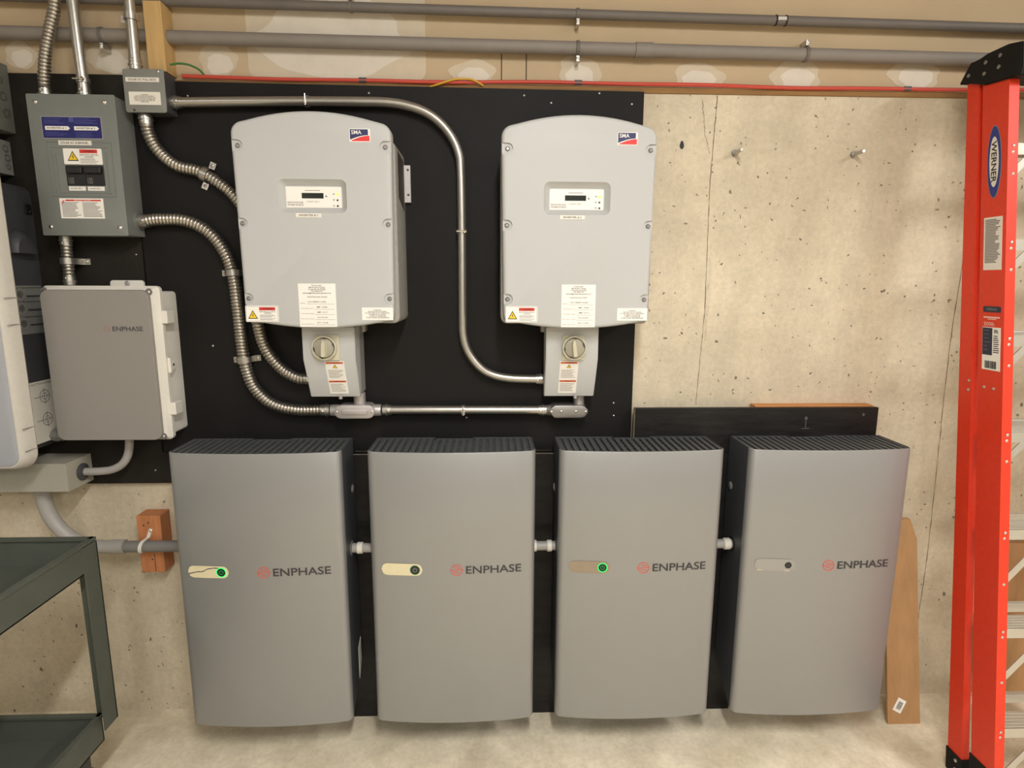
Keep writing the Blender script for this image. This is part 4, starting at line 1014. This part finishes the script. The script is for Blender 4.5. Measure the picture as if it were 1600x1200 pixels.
def knock_box(xr, y0, z0, z1, kn, label, mat, hatch=True):
    T = root('knockout_box', label, 'junction box', (xr-0.12, -0.02, z0), 'knockout boxes at the left edge')
    obj('box', box(xr-0.25, xr, y0, -0.0206, z0, z1, 0.002), mat, T)
    FS = Frame((xr, 0, 0), (0, 1, 0), (0, 0, 1), (1, 0, 0))
    for u, v, r in kn:
        obj('knockout', disc(FS, u, v, r*0.72, r, 0.0012, 20), 'castdk', T)
        obj('knockout', disc(FS, u, v, 0, r*0.5, 0.0012, 16), mat, T)
    return T
knock_box(-1.542, -0.16, 2.120, 2.328, ((-0.065, 2.275, 0.016), (-0.055, 2.225, 0.014), (-0.05, 2.175, 0.014)), 'olive grey box at the left edge, upper one of the two with round knockouts', 'olive')
knock_box(-1.565, -0.13, 1.990, 2.096, ((-0.045, 2.070, 0.011), (-0.042, 2.042, 0.011), (-0.042, 2.015, 0.009)), 'smaller dark grey box at the left edge, under the olive one with knockouts', 'boxgrey')

t = root('wireway', 'tan grey metal wireway under the tall cabinet, at the left edge', 'wireway', (-1.8, -0.02, 0.945))
obj('trough', box(-2.3, -1.429, -0.148, -0.0207, 0.947, 1.046, 0.0015), 'tan', t)
obj('lid', box(-2.3, -1.4295, -0.150, -0.148, 0.949, 1.044, 0.0005), 'tan', t)

# ------------------------------------------------------------------ timber
t = obj('wooden_post', box(-1.083, -1.028, -0.055, 0.011, 2.3065, 2.512, 0.002), 'wood', None, loc=(-1.055, -0.02, 2.3065)); tag(t, 'short pale pine post fixed to the drywall above the pull box', 'post')
t = root('wood_block', 'orange-brown timber block on the concrete behind the grey pipe, left of the batteries', 'wood block', (-1.21, -0.001, 0.62))
bm = box(-1.268, -1.185, -0.0655, -0.001, 0.610, 0.826, 0.002); obj('block', bm, 'redwood', t)
for x, z in ((-1.245, 0.79), (-1.228, 0.80), (-1.226, 0.66), (-1.24, 0.70)): screw((x, -0.0655, z), (0, -1, 0), 0.003, t, 'ink')
obj('split', box(-1.2185, -1.2165, -0.0662, -0.0655, 0.612, 0.684), 'ink', t)

t = root('leaning_board', 'narrow tan board with a barcode sticker leaning on the concrete beside the rightmost battery', 'board', (1.57, -0.16, 0))
def lean(x, s, w=0.0):                                  # s = distance along the board, w = off its front face
    L = 0.775; a = math.asin(0.148/L); return Vector((x, -0.163+s*math.sin(a)-w*math.cos(a), s*math.cos(a)-w*math.sin(a)+0.0001))
bm = loft(B(), [[lean(1.506, 0, 0), lean(1.632, 0, 0), lean(1.632, 0, -0.012), lean(1.506, 0, -0.012)], [lean(1.506, 0.70, 0), lean(1.632, 0.70, 0), lean(1.632, 0.70, -0.012), lean(1.506, 0.70, -0.012)],
          [lean(1.506, 0.775, 0), lean(1.608, 0.775, 0), lean(1.608, 0.775, -0.012), lean(1.506, 0.775, -0.012)]])
obj('board', bm, 'board', t)
Fb = Frame(lean(1.552, 0.068, 0), (math.cos(-0.42), 0, 0), lean(1.552, 1, 0)-lean(1.552, 0, 0), None)
n_ = (Fb.ux.cross(Fb.uz)); ca, sa = math.cos(-0.5), math.sin(-0.5)
Fb = Frame(lean(1.552, 0.070, 0), Fb.ux*ca+Fb.uz*sa, Fb.uz*ca-Fb.ux*sa)
s = sticker(Fb, -0.017, 0.017, -0.026, 0.026, 'white', t, 'price_sticker')
rb = random.Random(4); xx = -0.016; bl = []
while xx < 0.016:
    w = rb.choice((0.0008, 0.0012, 0.002)); bl.append((-0.009, 0.009, xx, xx+w)); xx += w+rb.choice((0.0008, 0.0014))
obj('barcode', bars(Fb, bl, 0, 0.0014), 'ink', s)
t = obj('wall_board', box(1.93, 2.60, -0.030, -0.002, 0.0005, 0.665, 0.001), 'board', None, loc=(2.1, -0.02, 0)); tag(t, 'wide tan board standing against the wall behind the ladder rungs', 'board')

# anchor bolts
for i, (x, lab) in enumerate(((0.836, 'steel anchor stud in the bare concrete, right beside the vertical joint'), (1.252, 'steel anchor stud in the bare concrete, the one nearer the ladder'))):
    t = root('anchor_bolt', lab, 'bolt', (x, -0.001, 2.092), 'anchor studs in the concrete')
    obj('stud', lathe(B(), (x, 0.0, 2.092), (0, -1, 0), ((0, 0.0065), (0.058, 0.0065), (0.060, 0.005))), 'galv', t, smooth=40)
    obj('sleeve', lathe(B(), (x, 0.0, 2.092), (0, -1, 0), ((0, 0.0105), (0.012, 0.0105), (0.013, 0.0085), (0.014, 0.0085)), 12), 'castdk', t, smooth=40)

# ------------------------------------------------------------------ ladder
LT = root('step_ladder', 'orange fibreglass step ladder folded against the wall at the right edge', 'ladder', (1.86, -0.45, 0))
def xl(z): return 1.580-0.0270*z
def xr_(z): return 2.150+0.0270*z if False else 2.150-(0.0270*-1)*0-0.0270*0 - ( -0.0270*z)*-1
def fy(z): return -0.554+0.1138*z                       # front face of the front rails
def channel(side, yfront, depth, zb, zt, fl, th=0.0045):
    rings = []
    for z in (zb, zt):
        x = xl(z) if side < 0 else 3.73-xl(z); s = 1 if side < 0 else -1
        d = depth(z); y0 = yfront(z); y1 = y0+d
        prof = [(0, y0), (fl, y0), (fl, y0+th), (th, y0+th), (th, y1-th), (fl, y1-th), (fl, y1), (0, y1)]
        rings.append([(x+s*a, y, z) for a, y in prof])
    bm = loft(B(), rings)
    return bm
ZL = 2.268
for s in (-1, 1):
    fr = obj('front_rail', channel(s, fy, lambda z: 0.090+0.002*z, 0.10, ZL, 0.031), 'lad', LT)
    rr = obj('rear_rail', channel(s, lambda z: -0.424+0.104*z, lambda z: 0.060-0.006*z, 0.07, ZL+0.01, 0.026), 'lad', LT)
    for nm, yf, dp, zt in (('front_foot', lambda z: fy(z)-0.004, 0.098, 0.13), ('rear_foot', lambda z: -0.428+0.104*z, 0.068, 0.075)):
        bm = B(); R = []
        for z in (0.0005, 0.02, zt):
            x = xl(z) if s < 0 else 3.73-xl(z); q = 1 if s < 0 else -1; g = 0.006 if z < 0.03 else 0.003
            y0 = yf(z)-(0.004 if z < 0.03 else 0); R.append([(x-q*g, y0, z), (x+q*0.036, y0, z), (x+q*0.036, y0+dp, z), (x-q*g, y0+dp, z)])
        loft(bm, R); f_ = obj(nm, bm, 'rubber', LT)
        for z in (zt*0.35, zt*0.75): screw((xl(z)-0.004 if s < 0 else 3.73-xl(z)+0.004, yf(z)+dp*0.35, z), (s, 0, 0), 0.006, LT, 'alu', name='foot_rivet')
ZS = (2.050, 1.770, 1.485, 1.195, 0.895, 0.585, 0.265)
for k, z in enumerate(ZS):
    a, b = xl(z)+0.005, 3.73-xl(z)-0.005; y = fy(z)
    bm = B(); bx(bm, a, b, y+0.006, y+0.080, z+0.010, z+0.014)
    bx(bm, a, b, y+0.004, y+0.0075, z-0.018, z+0.014); bx(bm, a, b, y+0.076, y+0.080, z-0.012, z+0.012)
    for q in range(5): bx(bm, a, b, y+0.012+q*0.014, y+0.017+q*0.014, z+0.014, z+0.0155)
    obj('step', bm, 'alu', LT)
    for dz in (0.006, -0.012): screw((xl(z)+0.017, y, z+dz), (0, -1, 0), 0.0048, LT, 'alu', name='rivet')
    dr = 0.075 if k < 4 else 0.155
    zz = z-dr; screw((xl(zz)+0.017, fy(zz), zz), (0, -1, 0), 0.0048, LT, 'alu', name='rivet')
    for s in (-1, 1):
        xa = xl(zz)+0.02 if s < 0 else 3.73-xl(zz)-0.02; xb_ = xa-s*dr*0.75
        F = Frame((xa, fy(zz)+0.006, zz), (xb_-xa, 0.004, z-0.018-zz), (0, 0, 1), (0, -1, 0))
        L = math.hypot(xb_-xa, z-0.018-zz)
        nrm = F.ux.cross(Vector((0, -1, 0)))
        bm = B(); c_ = Vector((xa, fy(zz)+0.007, zz)); e_ = c_+F.ux*L; hv = nrm.normalized()*0.011
        loft(bm, [[p_+hv+Vector((0, 0.0, 0)), p_-hv, p_-hv+Vector((0, 0.003, 0)), p_+hv+Vector((0, 0.003, 0))] for p_ in (c_, e_)])
        obj('brace', bm, 'alu', LT)
for z in (1.49, 1.205, 0.893, 0.592, 0.279):
    y = -0.424+0.104*z
    obj('rear_bar', box(xl(z)+0.006, 3.73-xl(z)-0.006, y+0.006, y+0.026, z-0.016, z+0.014, 0.002), 'alu', LT)
# black moulded top cap
prof = [(-0.112, 2.286), (-0.149, 2.283), (-0.205, 2.262), (-0.213, 2.254), (-0.338, 2.243), (-0.345, 2.262), (-0.335, 2.335), (-0.286, 2.345), (-0.206, 2.345), (-0.190, 2.335), (-0.150, 2.340)]
bm = extrude_x(B(), prof, 1.511, 2.219); bmesh.ops.bevel(bm, geom=list(bm.edges), offset=0.003, segments=2, affect='EDGES')
obj('top_cap', bm, 'rubber', LT, smooth=35)
for y, z in ((-0.150, 2.302), (-0.212, 2.320), (-0.212, 2.288), (-0.264, 2.322), (-0.264, 2.290)): screw((1.511, y, z), (-1, 0, 0), 0.006, LT, 'castdk', name='cap_rivet')
# labels on the left front rail's outer face
zc = 1.9
dz = Vector((-0.0270, 0.1138, 1.0)); LF = Frame((xl(0), fy(0), 0), (0, 1, 0), dz, (-1, 0, 0))
def on(v): return v*dz.length
FL = Frame((xl(0), fy(0), 0), (0, -1, 0), dz, (-1, 0, 0))
def rail(y, z): return (-(y-fy(z)), z*dz.length)        # (u, v) on the rail's outer face
def oval(cy, cz, ry, rz, w, n=36):
    cu, cv = rail(cy, cz); bm = B()
    return plate(bm, FL, [(cu+ry*math.cos(2*PI*k/n), cv+rz*math.sin(2*PI*k/n)) for k in range(n)], 0, w)
cy = fy(2.02)+0.046; cz_ = 2.018
pl = obj('brand_plate', oval(cy, cz_, 0.0255, 0.109, 0.0010), 'boxgrey', LT, label='oval brand plate')
obj('brand_field', oval(cy, cz_, 0.0235, 0.106, 0.0014), 'ladblue', pl); obj('brand_oval', oval(cy, cz_, 0.0165, 0.075, 0.0018), 'cream', pl)
cu, cv = rail(cy, cz_)
text('WERNER', FL, cu-0.0095, cu+0.0095, cv-0.062, cv+0.062, 'ink', pl, 0.0022, bold=0.02, res=3, rot=-90)
cu, cv = rail(fy(1.775)+0.046, 1.775)
s = sticker(FL, cu-0.033, cu+0.033, cv-0.080, cv+0.080, 'cream', LT, 'instruction_sticker')
obj('small_print', lines(FL, cu-0.028, cu+0.028, [cv+0.072-0.0046*k for k in range(29)], 0.0030, jit=0.02), 'inkgrey', s)
cu, cv = rail(fy(1.49)+0.044, 1.49)
sticker(FL, cu-0.032, cu+0.032, cv+0.078, cv+0.096, 'ladnavy', LT, 'brand_strip', 0.001, 0.004)
bs = [o for o in LT.children if o.name.startswith('brand_strip')][0]
text('WERNER', FL, cu-0.020, cu+0.020, cv+0.083, cv+0.091, 'boxgrey', bs, 0.0014, bold=0.010)
rg = obj('rating_print', bars(FL, ((cu-0.03, cu+0.028, cv+0.060, cv+0.0645), (cu-0.014, cu+0.016, cv+0.0555, cv+0.058)), 0, 0.0008), 'lightprint', LT)
text('300lb', FL, cu-0.028, cu+0.010, cv+0.036, cv+0.048, 'lightprint', LT, 0.0008, bold=0.010, name='rating_lettering')
s = sticker(FL, cu-0.033, cu+0.033, cv-0.100, cv+0.032, 'white', LT, 'product_sticker')
sticker(FL, cu-0.032, cu+0.004, cv-0.054, cv+0.030, 'ladnavy', s, 'navy_field', 0.0014)
obj('small_print', lines(FL, cu-0.026, cu+0.0, [cv+0.022-0.012*k for k in range(6)], 0.0018, 0.001, 0.0018, jit=0.015), 'inkgrey', s)
text('8ft', FL, cu+0.010, cu+0.026, cv+0.014, cv+0.026, 'ink', s, 0.0014, bold=0.010)
obj('small_print', lines(FL, cu+0.008, cu+0.029, [cv+0.006-0.0062*k for k in range(9)], 0.0028, jit=0.006), 'ink', s)
rb = random.Random(9); xx = cu-0.022; bl = []
while xx < cu+0.018:
    w = rb.choice((0.0008, 0.0014, 0.002)); bl.append((xx, xx+w, cv-0.095, cv-0.072)); xx += w+rb.choice((0.0008, 0.0014))
obj('barcode', bars(FL, bl, 0, 0.0014), 'ink', s)
for yy, z in ((-0.335, 1.335), (-0.37, 1.335), (-0.275, 1.345), (-0.275, 1.315)):
    screw((xl(z), yy, z), (-1, 0, 0), 0.0048, LT, 'alu', name='rivet')

# ------------------------------------------------------------------ utility cart
CT = root('utility_cart', 'dark green-grey steel utility cart with lipped trays, lower left corner', 'cart', (-1.5, -0.8, 0))
cx0, cx1, cy0, cy1 = -1.80, -1.203, -1.30, -0.380
def tray(zr, zf, name, cx0=cx0, cx1=cx1, cy0=cy0, cy1=cy1):
    bm = B(); th = 0.004
    bx(bm, cx0, cx1, cy0, cy1, zf, zf+th)
    for a in ((cx0, cx0+th, cy0, cy1), (cx1-th, cx1, cy0, cy1), (cx0, cx1, cy0, cy0+th), (cx0, cx1, cy1-th, cy1)): bx(bm, *a, zf, zr)
    o = obj(name, bm, 'cart', CT)
    bm = B()
    for a in ((cx0-0.004, cx0+0.012, cy0-0.004, cy1+0.004), (cx1-0.012, cx1+0.004, cy0-0.004, cy1+0.004), (cx0, cx1, cy0-0.004, cy0+0.012), (cx0, cx1, cy1-0.012, cy1+0.004)): bx(bm, *a, zr-0.004, zr+0.004)
    obj('rolled_rim', bm, 'cart', o)
    return o
tray(0.884, 0.795, 'top_tray'); tray(0.300, 0.212, 'bottom_tray', cx0+0.03, cx1-0.03, cy0+0.02, cy1-0.02)
for sx, x in ((-1, cx0), (1, cx1)):
    for sy, y in ((-1, cy0), (1, cy1)):
        bm = B(); w = 0.058; th = 0.004
        bx(bm, min(x, x+sx*th), max(x, x+sx*th), min(y+sy*th, y-sy*w), max(y+sy*th, y-sy*w), 0.275, 0.876)
        bx(bm, min(x+sx*th, x-sx*w), max(x+sx*th, x-sx*w), min(y, y+sy*th), max(y, y+sy*th), 0.275, 0.876)
        obj('leg', bm, 'cart', CT)
        kx, ky = x-sx*0.092, y-sy*0.060
        ca_ = obj('caster', box(kx-0.035, kx+0.035, ky-0.035, ky+0.035, 0.205, 0.2115), 'alu', CT)
        bm = B()
        for q in (-1, 1): bx(bm, kx+q*0.020-0.002, kx+q*0.020+0.002, ky-0.024, ky+0.024, 0.06, 0.205)
        obj('fork', bm, 'dkgrey', ca_)
        obj('wheel', lathe(B(), (kx-0.016, ky, 0.0645), (1, 0, 0), ((0, 0.05), (0.004, 0.062), (0.028, 0.062), (0.032, 0.05)), 24), 'rubber', ca_, smooth=40)
for x, y in ((-1.30, -0.50), (-1.275, -0.45), (-1.26, -0.62)): screw((x, y, 0.216), (0, 0, 1), 0.007, CT, 'chrome', name='tray_bolt')
